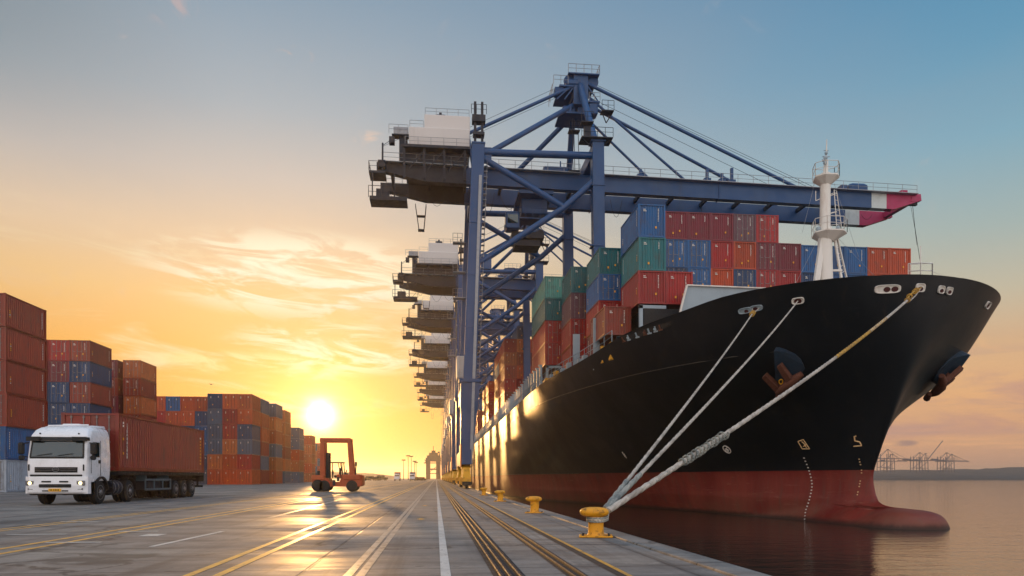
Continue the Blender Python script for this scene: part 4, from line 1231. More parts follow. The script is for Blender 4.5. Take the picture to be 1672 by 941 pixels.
for px, H, reach, back, up, lab in ((1443, 60, 42, 26, False, 'leftmost far shore crane, partly hidden by the curved black bow'),
                                    (1452, 48, 30, 20, False, 'small far shore crane just right of the black bow, behind the leftmost one'),
                                    (1496, 52, 40, 34, False, 'far shore crane with lowered boom, left of the raised boom'),
                                    (1506, 50, 56, 20, True, 'far shore crane with its boom raised steeply'),
                                    (1540, 52, 44, 30, False, 'far shore crane with the rightmost peaked frame'),
                                    (1549, 48, 36, 22, False, 'far shore crane at the right end, behind the rightmost peaked frame')):
    Yf = 1190
    x = ratio(px) * Yf
    simple_sts('distant_shore_crane', (x, Yf, 11.0), H * .66, reach * .8, back * .75, up, rz=R(-6), label=lab, group=FG)
# ================================================================== CONTAINERS
def cont_mat():
    m, t, b = new_mat('container_paint')
    oi = t.n('ShaderNodeObjectInfo')
    pos = t.n('ShaderNodeTexCoord').outputs['Object']
    rv = t.comb(t.m('MULTIPLY', oi.outputs['Random'], 37), t.m('MULTIPLY', oi.outputs['Random'], 91), 0)
    v = t.vm('ADD', pos, rv)
    n = t.noise(v, 1.3, 6, .65)
    st = t.noise(t.vm('MULTIPLY', v, (3.5, 3.5, .35)), 1.4, 6, .7)
    ru = t.noise(t.vm('MULTIPLY', v, (1, 1, .6)), 4.2, 7, .75)
    hs = t.n('ShaderNodeHueSaturation'); t.link(oi.outputs['Color'], hs.inputs['Color'])
    t.link(t.m('ADD', .82, t.m('MULTIPLY', oi.outputs['Random'], .42)), hs.inputs['Value'])
    hs.inputs['Saturation'].default_value = 1.05
    c = hs.outputs[0]
    c = t.mix(t.smooth(n, .45, .75, 0, .38), c, lin(92, 80, 74))
    c = t.mix(t.smooth(st, .48, .72, 0, .55), c, lin(66, 42, 34))
    c = t.mix(t.smooth(ru, .60, .71, 0, .85), c, lin(84, 48, 34))
    t.link(c, b.inputs['Base Color'])
    t.link(t.smooth(n, .3, .7, .32, .5), b.inputs['Roughness'])
    bn = t.n('ShaderNodeBump', i_Strength=.5, i_Distance=.05); t.link(t.noise(v, 1.1, 3, .5), bn.inputs['Height']); t.link(bn.outputs[0], b.inputs['Normal'])
    return m
M['cont'] = cont_mat()
M['cont_mark'] = paint('stencil_white', (212, 206, 198), .6, 0, .5, 8)
M['cont_tag'] = paint('amber_label', (226, 160, 40), .6, 0, .3, 8)
M['rodm'] = paint('galvanised_lock_rod', (128, 122, 120), .45, .4, .5, 8)
M['gasket'] = paint('dark_gasket', (26, 22, 22), .8, 0, .2, 4)
def corr(b, p, u, n, L, z0, z1, pitch, depth, flat=.36):
    """corrugated wall: starts at p (ground plan), runs along u, outward normal n; waves pressed inwards"""
    k = max(2, round(L / pitch)); pt = L / k; prof = []
    for i in range(k):
        x = i * pt
        prof += [(x, 0), (x + pt * flat, 0), (x + pt * .5, -depth), (x + pt * (.5 + flat), -depth)]
    prof.append((L, 0))
    vs = []
    for x, o in prof:
        q = Vector(p) + Vector(u) * x + Vector(n) * o
        vs += [(q.x, q.y, z0), (q.x, q.y, z1)]
    b.add(vs, [(2 * i, 2 * i + 2, 2 * i + 3, 2 * i + 1) for i in range(len(prof) - 1)])
def cont_shell(b, L, H, W_=2.44, end='plain', ends=True, pitch=.28):
    h = W_ / 2
    x1, y0, y1 = h - .035, .06, L - .06
    corr(b, (-x1, y1 - .06, 0), (0, -1, 0), (-1, 0, 0), y1 - y0 - .12, .16, H - .10, pitch, .045)
    corr(b, (x1, y0 + .06, 0), (0, 1, 0), (1, 0, 0), y1 - y0 - .12, .16, H - .10, pitch, .045)
    if end == 'plain':
        corr(b, (-x1 + .12, y0, 0), (1, 0, 0), (0, -1, 0), 2 * x1 - .24, .16, H - .10, .25, .045)
    corr(b, (x1 - .12, y1, 0), (-1, 0, 0), (0, 1, 0), 2 * x1 - .24, .16, H - .10, .25, .045)
    b.add([(-x1, y0, H - .03), (x1, y0, H - .03), (x1, y1, H - .03), (-x1, y1, H - .03)], [(0, 1, 2, 3)])
    b.add([(-x1, y0, .12), (x1, y0, .12), (x1, y1, .12), (-x1, y1, .12)], [(3, 2, 1, 0)])
def cont_frame(b, L, H, W_=2.44):
    h = W_ / 2
    for sx in (-1, 1):
        for y0 in (0, L - .16):
            xa, xb = sorted((sx * h, sx * (h - .15)))
            b.box(xa, xb, y0, y0 + .16, .11, H - .11)
            xc, xd = sorted((sx * (h + .004), sx * (h - .17)))
            b.box(xc, xd, y0 - .004, y0 + .164, 0, .11); b.box(xc, xd, y0 - .004, y0 + .164, H - .11, H)
        xa, xb = sorted((sx * h, sx * (h - .07)))
        b.box(xa, xb, .164, L - .164, .02, .17); b.box(xa, xb, .164, L - .164, H - .11, H - .02)
    for y0 in (.0, L - .1):
        b.box(-h + .17, h - .17, y0, y0 + .1, .02, .17); b.box(-h + .17, h - .17, y0, y0 + .1, H - .12, H - .015)
def door_leaf(b, s, H):
    x0, x1 = (.012, 1.06) if s > 0 else (-1.06, -.012)
    b.box(x0, x1, .045, .075, .18, H - .13)
    for k in range(3):
        z0 = .25 + k * (H - .45) / 3; b.box(x0 + .06, x1 - .06, .03, .046, z0, z0 + (H - .45) / 3 - .12)
    for z in (.35, H * .5, H - .4): 
        xe = x1 - .02 if s > 0 else x0 - .06; b.box(xe, xe + .08, .02, .05, z - .08, z + .08)
def door_rods(b, s, H):
    for q in (.28, .80):
        x = s * q
        b.rod((x, .005, .14), (x, .005, H - .10), .024, 5)
        for z in (.2, .75, H * .5, H - .75, H - .2): b.box(x - .05, x + .05, -.005, .03, z - .03, z + .03)
        b.box(min(x, x - s * .3), max(x, x - s * .3), -.012, .004, H * .45 - .02, H * .45 + .02)
def marks_end(b, H, v):
    rnd = random.Random(v)
    # small blocks like worn code plates: upper right column and a few tags
    y = -.002 if v < 10 else .0
    x = rnd.choice((.55, .6))
    for k in range(rnd.choice((5, 7, 9))):
        z = H - .45 - k * .13
        b.use(0).box(x, x + .06 + rnd.random() * .04, .008, .03, z, z + .075)
    for k in range(2):
        b.box(-.75, -.55 + .08 * k, .008, .03, H - .5 - k * .13, H - .43 - k * .13)
    if rnd.random() < .8:
        b.use(1).box(-.4, -.25, .008, .03, .55, .75)
    if rnd.random() < .5:
        b.use(1).box(.3, .45, .008, .03, .8, .98)
def marks_side(b, L, H, v):
    rnd = random.Random(v + 50)
    for sx in (-1, 1):
        x = sx * (1.22 - .033)
        y = .55 if rnd.random() < .5 else L - .7
        for k in range(10):
            z = H - .5 - k * .14
            b.use(0).box(*sorted((x, x + sx * .012)), y, y + .09, z, z + .09)
        y = L - .75 if y < 1 else .6
        for k in range(4): b.use(rnd.choice((0, 1))).box(*sorted((x, x + sx * .012)), y, y + .14, H * .5 - k * .16, H * .5 - k * .16 + .09)
MESH = {}
def cmesh(kind, L, H, v=0):
    key = (kind, round(L, 1), round(H, 1), v)
    if key in MESH: return MESH[key]
    if kind == 'far':
        b = MB(M['cont'], M['gasket'], M['cont_mark'], M['cont_tag'])
        cont_shell(b, L, H, pitch=.42, end='door' if v else 'plain'); cont_frame(b, L, H)
        if v:
            for s in (-1, 1): door_leaf(b, s, H); b.use(1); b.box(*sorted((s * .25, s * .29)), .0, .03, .2, H - .2); b.box(*sorted((s * .75, s * .79)), .0, .03, .2, H - .2); b.use(0)
        b.mats[2:] = [M['cont_mark'], M['cont_tag']]
        b.use(2)
        for z in (H - .5, H - .66): b.box(.5, .66, .0, .03, z, z + .08)
        b.box(-.7, -.62, .0, .03, H - .8, H - .45)
        b.use(3).box(-.42, -.3, .0, .03, .6, .8)
    else:
        b = MB(M['cont'])
        if kind == 'shell': cont_shell(b, L, H, end='plain')
        elif kind == 'shelld': cont_shell(b, L, H, end='door')
        elif kind == 'frame': cont_frame(b, L, H)
        elif kind in ('door1', 'door-1'): door_leaf(b, 1 if kind == 'door1' else -1, H)
        elif kind in ('rods1', 'rods-1'): b.mats = [M['rodm']]; door_rods(b, 1 if kind == 'rods1' else -1, H)
        elif kind == 'mark':
            b.mats = [M['cont_mark'], M['cont_tag']]; marks_end(b, H, v); marks_side(b, L, H, v)
    o = b.build('tmp'); me = o.data; bpy.data.objects.remove(o)
    me.name = 'container_mesh'
    MESH[key] = me
    return me
def lk(name, me, parent=None, col=None, loc=None):
    o = bpy.data.objects.new(name, me); COL.objects.link(o)
    if parent: o.parent = parent
    if col: o.color = col
    if loc is not None: o.location = loc
    return o
PAL = {'red': ('red', (152, 38, 38)), 'maroon': ('dark maroon', (112, 30, 44)), 'rust': ('rust red', (134, 52, 38)), 'orange': ('orange red', (174, 72, 42)),
       'blue': ('blue', (14, 82, 136)), 'navy': ('dark navy blue', (16, 56, 96)), 'teal': ('teal green', (22, 98, 104)), 'mint': ('pale mint green', (84, 148, 138)),
       'grey': ('weathered grey', (122, 130, 138)), 'slate': ('slate blue', (70, 88, 112)), 'tan': ('tan orange', (178, 96, 58)), 'plum': ('dull plum', (92, 56, 66)),
       'silver': ('pale silver grey', (150, 160, 172))}
ORD = ['top', 'second', 'third', 'fourth', 'fifth', 'sixth', 'seventh', 'eighth']
NC = 0
def container(x, y, z, col, L=6.06, H=2.59, door=False, near=True, label='', group='', rz=0.0):
    global NC
    NC += 1
    c = (*[v for v in lin(*PAL[col][1])[:3]], 1)
    nm = 'shipping_container'
    if not near:
        o = lk(nm, cmesh('far', L, H, 1 if door else 0), None, c, (x, y, z))
    else:
        o = empty(nm, (x, y, z), None, None)
        lk('body', cmesh('shelld' if door else 'shell', L, H), o, c)
        lk('frame', cmesh('frame', L, H), o, c)
        if door:
            for s in (1, -1):
                d = lk('door', cmesh(f'door{s}', L, H), o, c)
                lk('locking_rods', cmesh(f'rods{s}', L, H), d)
        lk('stencil_marks', cmesh('mark', L, H, NC % 6), o)
    o.rotation_euler.z = rz
    tag(o, label, 'container', group)
    return o
COLN = {}
def stack(x, y, z0, cols_, where, group, L=6.06, H=2.59, doors=None, near=True, jit=.05, colname='', hs=None):
    """one column of containers, listed from the top down"""
    n = len(cols_); z = z0 + sum(hs or [H] * n)
    for i, c in enumerate(cols_):
        h = hs[i] if hs else H
        z -= h
        if c is None: continue
        tier = 'top' if i == 0 else ORD[i] + ' down'
        if n == 1: tier = 'single'
        lab = f"{PAL[c][0]} container, {tier}, {colname}{where}".replace('single, ', '')
        if len(lab.split()) > 16: print('LONG', len(lab.split()), lab)
        container(x + random.uniform(-jit, jit), y + random.uniform(-jit, jit), z, c, L, h,
                  door=(doors[i] if doors else random.random() < .45), near=near, label=lab, group=group)
CW = 2.5
random.seed(11)
# ---- on the ship
GS = 'containers stacked on the ship'
# A: port column of the forward bay
hA = 2.9
stack(17.5 + 1.22, 62.5, 16.3, ['blue', 'teal', 'red'], 'forward stack by the grey breakwater', GS, H=2.9, doors=[0, 0, 0], colname='')
stack(17.5 + 1.22 + CW, 62.5, 16.3, ['red'], 'right of the foremost ship stack', GS, H=2.9, doors=[0], colname='')
# B and its low neighbour
stack(15.85 + 1.22, 70.5, 13.3, ['teal', 'blue', 'red', 'maroon'], 'ship stack left of the foremost', GS, doors=[0, 1, 0, 0])
container(14.95 + 1.22, 64.4, 13.9, 'rust', label='rust red container alone low in front of the teal-topped ship stacks', group=GS)
# C
stack(14.8 + 1.22, 80, 12.9, ['teal', 'plum', 'red', 'red'], 'ship stack second from the foremost on port side', GS, H=2.9, doors=[0, 1, 1, 1])
stack(14.8 + 1.22 + CW + .02, 81, 12.9, ['teal', 'blue', 'red', 'red'], 'hidden behind second port stack of ship', GS, H=2.8, doors=[0, 0, 0, 0])
# D
stack(13.15 + 1.22, 88.5, 14.9, ['mint', 'teal', 'red', 'red'], 'mint-topped ship stack by the crane legs', GS, L=12.19, H=2.7, doors=[0, 0, 1, 1])
# forward full-width bay
R1 = ['maroon', 'maroon', 'maroon', 'plum', 'red']
R2 = ['blue', 'blue', 'red', 'orange', 'maroon', 'maroon', 'blue', 'blue', 'blue', 'orange', 'orange']
R3 = ['navy', 'blue', 'orange', 'navy', 'red', 'red', 'navy', 'blue', 'blue', 'orange', 'red']
R4 = ['red', 'red', 'rust', 'blue', 'maroon', 'red', 'blue', 'red', 'blue', 'red', 'red']
D1 = [0, 0, 0, 1, 1]; D2 = [1, 1, 0, 0, 1, 0, 0, 0, 0, 0, 0]; D3 = [1, 1, 0, 1, 1, 0, 0, 0, 0, 0, 0]
XB = PY(1085, 0, 74).x
CNAME = ['leftmost', 'second from left', 'third from left', 'fourth from left', 'fifth from left', 'sixth from left', 'seventh from left', 'eighth from left', 'third from right', 'second from right', 'rightmost']
for i in range(11):
    if i < 5: cs, ds, hs = [R1[i], R2[i], R3[i], R4[i]], [D1[i], D2[i], D3[i], 0], [2.9, 2.9, 2.59, 2.59]
    else: cs, ds, hs = [R2[i], R3[i], R4[i]], [D2[i], D3[i], 0], [2.9, 2.59, 2.59]
    z0 = 28.75 - (2.9 if i >= 5 else 0) - sum(hs) - (.12 if i > 5 else 0)
    stack(XB + 1.25 + i * 2.468, 74, z0, cs, f'{CNAME[i]} column, broad ship bay behind mast', GS, doors=ds, hs=hs, jit=.012)
# bays far along the ship
for (y, tops, z0, nm) in ((143, 5, 15.4, 'far ship bay beyond the mint-topped stack'), (156, 5, 15.4, 'second far ship bay along the hull'), (186, 4, 15.4, 'third far ship bay along the hull'), (199, 4, 15.4, 'fourth far ship bay along the hull'), (238, 3, 15.4, 'last ship bay seen along the hull')):
    for c in range(3):
        x = 13.3 + 1.22 + c * CW
        cs = [random.choice(['rust', 'red', 'orange', 'red', 'tan', 'maroon']) for _ in range(tops)]
        if c == 1 and y == 143: cs = ['navy'] + cs
        if c == 0 and y == 156: cs[1] = 'grey'
        if c == 1: hs_add = 0
        stack(x, y, z0, cs, nm, GS, L=12.19, H=2.59, near=False, colname=f'{["port-side", "second", "third"][c]} column, ')
# ---- yard on the left
GY_ = 'containers stacked in the yard'
rr = lambda *a: random.choice(a)
S1 = ['rust', 'rust', 'rust', 'rust', 'blue', 'silver']
stack(-33.3 - 1.22, 61, 0, S1, 'corner column of the tallest yard stack', GY_, doors=[1, 1, 1, 1, 1, 1], hs=[2.62, 2.62, 2.59, 2.59, 2.59, 2.55])
stack(-33.3 - 1.22 - CW, 61, 0, ['rust', 'rust', 'maroon', 'maroon', 'navy', 'grey'], 'inner column of the tallest yard stack', GY_, doors=[1] * 6, H=2.59)
for c, (cs, dd) in enumerate(((['rust', 'navy', 'rust', 'navy', 'slate', 'rust', 'red'], 1), (['red', 'maroon', 'navy', 'navy', 'navy', 'rust', 'blue'], 1), (['red', 'red', 'navy', 'navy', 'rust', 'red', 'blue'], 1), (['rust', 'red', 'navy', 'maroon', 'rust', 'red', 'blue'], 1))):
    stack(-42.5 - 1.22 - c * CW, 95.7, 0, cs, 'yard stack behind the truck cab', GY_, doors=[1] * 7, colname=f'{["right", "second", "third", "fourth"][c]} column, ')
for c, x in enumerate((-42.4 - 1.22, -42.4 - 1.22 - 3.15)):
    stack(x, 111, 0, ['tan', 'rust', 'tan', 'rust', 'red', 'rust', 'red'] if c == 0 else ['maroon', 'rust', 'maroon', 'rust', 'red', 'rust', 'red'], 'twin stacks behind the trailer', GY_, doors=[1] * 7,
          colname=f'{["right", "left"][c]} one of the ')
def block(xr, y, ncol, ntier, where, pal, L=6.06, near=False, gap=.03, miss=()):
    for c in range(ncol):
        cs = [rr(*pal) for _ in range(ntier)]
        for (cc, k) in miss:
            if cc == c:
                cs = cs[k:]
        stack(xr - 1.22 - c * (2.44 + gap), y, 0, cs, where, GY_, L=L, near=near, jit=.04, doors=[random.random() < .8 for _ in cs],
              colname=f'{["right", "second", "third", "fourth", "fifth", "sixth"][c]} column, ')
block(-40.0, 135, 5, 6, 'block left of the hazy stacks', ['navy', 'slate', 'orange', 'navy', 'red', 'blue'], miss=((0, 0), (4, 1)))
block(-31.4, 130, 3, 6, 'yard block just past the trailer end', ['orange', 'slate', 'orange', 'red', 'tan', 'orange', 'navy'])
block(-31.4, 137, 3, 6, 'second row of the block past the trailer', ['orange', 'slate', 'tan', 'red'])
block(-30.8, 146, 2, 6, 'seventh yard block from the left', ['slate', 'orange', 'tan'])
block(-31.8, 160, 2, 6, 'eighth yard block from the left', ['orange', 'tan', 'slate', 'rust'])
block(-31.8, 176, 2, 5, 'ninth yard block, faint in sun haze', ['tan', 'orange', 'slate'])
block(-34.2, 208, 2, 5, 'tenth yard block, faint in sun haze', ['tan', 'orange', 'slate'])
block(-37.5, 254, 2, 5, 'last yard block beside forklift', ['tan', 'orange', 'slate'])
# ================================================================== BOLLARDS
def bollard(loc, s, label):
    o = empty('mooring_bollard', loc, label, 'bollard', 'yellow bollards along the quay edge', rz=R(-12))
    o.scale = (s, s, s)
    b = MB(M['bollard']); b.bbox(-.31, .31, -.24, .24, .004, .034, .008)
    b.build('base_plate', o)
    b = MB(M['bollard'])
    b.lathe([(.165, .03), (.150, .06), (.143, .12), (.143, .36), (.155, .42)], (0, 0, 0), 'z', 22); b.build('post', o)
    b = MB(M['bollard'])
    # mushroom head, oval and rounded
    n = 26; prof = [(.14, .375), (.21, .385), (.262, .415), (.278, .45), (.272, .485), (.245, .515), (.19, .535), (.10, .547), (.02, .55)]
    vs = []; fs = []
    for r_, h in prof:
        for k in range(n):
            a = 2 * math.pi * k / n; vs.append((r_ * .98 * math.cos(a) - .03, r_ * .78 * math.sin(a), h * 1.04 - .01))
    for i in range(len(prof) - 1):
        for k in range(n): j = (k + 1) % n; fs.append((i * n + k, i * n + j, (i + 1) * n + j, (i + 1) * n + k))
    fs.append(tuple(range(len(prof) * n - n, len(prof) * n)))
    b.smooth = True; b.add(vs, fs); b.build('head', o)
    for sx in (-.24, .24):
        for sy in (-.17, .17):
            b = MB(M['dark']); b.lathe([(.022, .034), (.022, .055), (.012, .06)], (sx, sy, 0), 'z', 6); b.build('anchor_bolt', o)
    return o
bols = []
for px, py, s_, lab in ((973, 877, 1.0, 'large yellow bollard nearest the camera, holding the mooring ropes'), (873, 838, .95, 'second yellow bollard along the quay edge, no rope'),
                        (817, 819, .95, 'third yellow bollard from the camera, worn, on pale base'), (790, 809, .9, 'small farthest yellow bollard in front of the crane bogies')):
    x, y = gx(px, py); bols.append(bollard((x, y, 0), s_, lab))

# ================================================================== ROPES
def rope_mat(name, c1, c2):
    m, t, b = new_mat(name)
    pos = t.n('ShaderNodeNewGeometry').outputs['Position']
    n = t.noise(pos, 2.2, 5, .7); n2 = t.noise(pos, 30, 3)
    t.link(t.mix(t.smooth(n, .4, .62), lin(*c1), lin(*c2)), b.inputs['Base Color']); b.inputs['Roughness'].default_value = .9
    wv = t.n('ShaderNodeTexWave', i_Scale=9.0, i_Distortion=2.0); wv.bands_direction = 'DIAGONAL'; t.link(pos, wv.inputs['Vector'])
    bn = t.n('ShaderNodeBump', i_Strength=.7, i_Distance=.02); t.link(t.m('ADD', wv.outputs['Fac'], n2), bn.inputs['Height']); t.link(bn.outputs[0], b.inputs['Normal'])
    return m
M['rope'] = rope_mat('pale_mooring_rope', (206, 196, 182), (166, 156, 144))
M['rope_y'] = rope_mat('yellow_chafed_rope', (206, 160, 62), (150, 118, 70))
M['rope_b'] = rope_mat('blue_grey_rope_eye', (166, 166, 156), (118, 124, 122))
BP = bols[0].location + Vector((.10, .02, .40))
def twist(pts, r, mat, name, par, strands=3, tw=5.0):
    b = MB(mat)
    P_ = [Vector(p) for p in pts]
    # resample finely
    Q = []
    for a, c in zip(P_, P_[1:]):
        k = max(2, int((c - a).length / .25))
        Q += [a.lerp(c, i / k) for i in range(k)]
    Q.append(P_[-1])
    for s_ in range(strands):
        L = 0; out = []
        for i, p in enumerate(Q):
            if i: L += (p - Q[i - 1]).length
            x, y = frame(Q[min(i + 1, len(Q) - 1)] - Q[max(i - 1, 0)])
            a = L * tw + s_ * 2 * math.pi / strands
            out.append(p + x * math.cos(a) * r * .36 + y * math.sin(a) * r * .36)
        b.tube(out, r * .66, 6)
    return b.build(name, par, par.location if par else None)
def sag(a, b, s_, n=24):
    return [a.lerp(b, u) + Vector((0, 0, -s_ * 4 * u * (1 - u))) for u in np.linspace(0, 1, n)]
RG = 'mooring lines from the bow to the nearest bollard'
ends = []
for fl, lab in ((FL1, 'leftmost pale mooring rope, rising to the double fairlead'), (FL2, 'middle pale mooring rope, rising to the single oval fairlead'), (FL3, 'longest mooring rope, yellow and knotted, rising to the bow fairlead')):
    ends.append((fl[0] + fl[1] * .12, lab))
J = [PY(988, 831, bols[0].location.y + .3), PY(990, 832, bols[0].location.y + .2), PY(993, 834, bols[0].location.y + .1)]
for i, ((e, lab), j) in enumerate(zip(ends, J)):
    r = empty('mooring_rope', j, lab, 'rope', RG)
    path = sag(j, e, (.15, .2, .35)[i])
    n = len(path)
    def pt(u): 
        k = u * (n - 1); a = int(k); a = min(a, n - 2); return path[a].lerp(path[a + 1], k - a)
    seg = lambda u0, u1, m_=14: [pt(u0 + (u1 - u0) * q) for q in np.linspace(0, 1, m_)]
    D = (e - j).normalized(); side, _u = frame(D)
    if i == 2:
        twist(seg(0.0, .60), .066, M['rope'], 'rope_length', r)
        twist(seg(.60, .86), .075, M['rope'], 'rope_length', r)
        twist(seg(.44, .70), .078, M['rope_y'], 'chafe_wrap', r)
        # doubled part near the fairlead with two yellow splices
        for s_ in (-1, 1):
            twist([pt(.86)] + [pt(u) + Vector((0, 0, s_ * .17)) for u in (.885, .91, .94)] + [pt(1.0)], .045, M['rope_y'] if s_ > 0 else M['rope'], 'double_part', r)
        for u in (.865, .885, .935, .95):
            b = MB(M['rope_y'])
            c = pt(u) + Vector((0, 0, .12 if u > .87 else 0)); x, y = frame(D)
            for q in range(3):
                cc = c + D * (q * .12 - .12)
                b.tube([cc + x * math.cos(a) * .12 + y * math.sin(a) * .12 + D * (a * .02) for a in np.linspace(0, 6.6, 12)], .04, 5)
            b.build('splice', r, j)
        # knot of old lashings low on the rope
        b = MB(M['rope_b'])
        rn = random.Random(3)
        for q in range(11):
            c = pt(.085 + q * .006); x, y = frame(D); rad = .085 + rn.random() * .035
            b.tube([c + x * math.cos(a) * rad + y * math.sin(a) * rad * .9 + D * (a * .035 - .1) for a in np.linspace(0, 6.9, 12)], .028, 5)
        b.build('knot', r, j)
    else:
        twist(seg(0, .93 if i == 0 else 1.0), .048 if i else .046, M['rope'], 'rope_length', r)
        if i == 0:
            for s_ in (-1, 1):
                twist([pt(.90), pt(.93) + side * s_ * .06, pt(1.0) + side * s_ * .22], .04, M['rope'], 'double_part', r)
            b = MB(M['rope_y']); x, y = frame(D)
            for q in range(6):
                c = pt(.905 + q * .006); rad = .11 + .03 * (q % 2)
                b.tube([c + x * math.cos(a) * rad + y * math.sin(a) * rad + D * (a * .03) for a in np.linspace(0, 6.6, 12)], .04, 5)
            b.build('splice', r, j)
    # eye around the bollard post
    bl = bols[0].location
    eye = []
    zc_ = .355 - i * .03
    for a in np.linspace(-.5, 2 * math.pi - 1.3, 18):
        eye.append(bl + Vector((math.cos(a + .9) * .165, math.sin(a + .9) * .165, zc_)))
    twist([j, bl + Vector((.24, .16, zc_ + .02))] + eye + [bl + Vector((.24, .06, zc_ + .02)), j], .022, M['rope_b'] if i != 1 else M['rope'], 'rope_eye', r)
    twist(seg(0, .045 + .012 * i, 6), .062, M['rope_b'], 'eye_splice', r)

# ================================================================== TRUCK
TX, TY = -15.35, 31.6
TO = Vector((TX, TY, 0))
truck = empty('articulated_truck', TO, 'white cab articulated truck with headlights on, pulling a container trailer', 'truck')
def tb(name, f, *mats, parent=None, fix=False, label=None):
    b = MB(*[M[m] for m in mats]); f(b)
    return b.build(name, parent or truck, None, label, fix)
def loft(b, secs):
    """sections: lists of equal length of points, skinned and capped"""
    n = len(secs[0]); vs = [p for s_ in secs for p in s_]
    fs = [tuple(range(n - 1, -1, -1)), tuple(range(len(vs) - n, len(vs)))]
    for i in range(len(secs) - 1):
        for k in range(n): j = (k + 1) % n; fs.append((i * n + k, i * n + j, (i + 1) * n + j, (i + 1) * n + k))
    b.add(vs, fs)
# cab shell: horizontal sections, front face at y=0, raked above the windscreen
def sec(z, yf, hw, c, yb=2.2, cb_=.05):
    return [(-hw + c, yf, z), (hw - c, yf, z), (hw - c * .3, yf + c * .3, z), (hw, yf + c, z), (hw, yb - cb_, z), (hw - cb_, yb, z), (-hw + cb_, yb, z), (-hw, yb - cb_, z), (-hw, yf + c, z), (-hw + c * .3, yf + c * .3, z)]
SH = [(.98, .03, 1.14, .16), (1.35, .0, 1.18, .18), (1.72, .02, 1.19, .18), (2.0, .07, 1.19, .18), (2.55, .17, 1.17, .17), (2.72, .2, 1.16, .17), (2.86, .24, 1.15, .2), (3.08, .42, 1.10, .25), (3.20, .62, 1.02, .3), (3.25, .85, .92, .3)]
def f(b):
    b.smooth = False
    loft(b, [sec(*q) for q in SH])
    # wind deflector hump on the roof
    loft(b, [[(-.95, .95, 3.24), (.95, .95, 3.24), (1.0, 2.15, 3.24), (-1.0, 2.15, 3.24)], [(-.85, 1.25, 3.33), (.85, 1.25, 3.33), (.95, 2.15, 3.36), (-.95, 2.15, 3.36)]])
cabo = tb('cab', f, 'cab_white', fix=True)
bv = cabo.modifiers.new('round', 'BEVEL'); bv.width = .035; bv.segments = 3; bv.limit_method = 'ANGLE'; bv.angle_limit = R(20)
for p in cabo.data.polygons: p.use_smooth = True
def fwd(z):
    q = [s_[0] for s_ in SH]; return float(np.interp(z, q, [s_[1] for s_ in SH]))
tb('windscreen', lambda b: (b.add([(-.99, fwd(1.98) - .015, 1.98), (.99, fwd(1.98) - .015, 1.98), (.95, fwd(2.62) - .015, 2.62), (-.95, fwd(2.62) - .015, 2.62),
                                    (-.99, fwd(1.98) + .03, 1.98), (.99, fwd(1.98) + .03, 1.98), (.95, fwd(2.62) + .03, 2.62), (-.95, fwd(2.62) + .03, 2.62)],
                                   [(0, 1, 2, 3), (0, 4, 5, 1), (1, 5, 6, 2), (2, 6, 7, 3), (3, 7, 4, 0)])), 'glass')
tb('windscreen_surround', lambda b: (b.box(-1.04, 1.04, fwd(1.93) - .012, fwd(1.93) + .03, 1.90, 1.975), b.beam((-1.02, fwd(1.95) - .0, 1.95), (-.98, fwd(2.66) - .0, 2.66), .06, .04), b.beam((1.02, fwd(1.95), 1.95), (.98, fwd(2.66), 2.66), .06, .04),
                                     b.beam((-.75, fwd(2.0) - .03, 2.02), (-.2, fwd(2.06) - .03, 2.10), .025), b.beam((.05, fwd(2.0) - .03, 2.02), (.62, fwd(2.06) - .03, 2.10), .025)), 'dark')
def f(b):
    loft(b, [[(-1.14, .02, z), (1.14, .02, z), (1.16, .34, z), (-1.16, .34, z)] if k == 0 else [(-1.1, .1, z), (1.1, .1, z), (1.14, .36, z), (-1.14, .36, z)] for k, z in ((0, 2.64), (1, 2.78))])
    for s_ in (-1, 1): b.beam((s_ * 1.15, .05, 2.70), (s_ * .62, .0, 2.70), .10, .17)
tb('sun_visor', f, 'dark', fix=True)
# grille, slats, emblem ring, lower bumper
def f(b):
    b.use(0)
    for z in (1.50, 1.43, 1.36): b.bbox(-.80 + (1.5 - z) * .8, .80 - (1.5 - z) * .8, -.035, .02, z, z + .045, .01)
    b.box(-.82, .82, -.012, .03, 1.33, 1.55)
    b.bbox(-1.0, 1.0, -.03, .03, 1.17, 1.25, .015)
tb('grille', f, 'dark')
def f(b):
    n = 20
    b.tube([(.13 * math.cos(a), -.05, 1.455 + .085 * math.sin(a)) for a in np.linspace(0, 2 * math.pi, n)], .014, 6)
    b.tube([(.07 * math.cos(a), -.05, 1.455 + .04 * math.sin(a)) for a in np.linspace(0, math.pi, 8)], .010, 6)
    b.box(-.12, .12, -.055, -.045, 1.447, 1.463)
    for z in (1.475, 1.405): b.box(-.78, -.16, -.045, -.03, z, z + .012); b.box(.16, .78, -.045, -.03, z, z + .012)
tb('emblem', f, 'rim')
def f(b):
    loft(b, [[(-1.20, .06, z), (-1.0, -.05 + k, z), (1.0, -.05 + k, z), (1.20, .06, z), (1.20, .62, z), (-1.20, .62, z)] for z, k in ((.46, .06), (.52, -.02), (.80, -.04), (1.16, .0), (1.17, .02))])
bo = tb('bumper', f, 'cab_white', fix=True)
bv = bo.modifiers.new('round', 'BEVEL'); bv.width = .03; bv.segments = 2; bv.limit_method = 'ANGLE'
tb('air_intake', lambda b: (b.bbox(-.62, .62, -.115, -.05, .72, .86, .02), b.bbox(-.52, -.16, -.11, -.05, .93, .99, .01), b.bbox(.16, .5, -.11, -.05, .93, .99, .01), b.bbox(-.5, -.25, -.10, -.05, .56, .61, .01), b.bbox(.25, .5, -.10, -.05, .56, .61, .01)), 'dark')
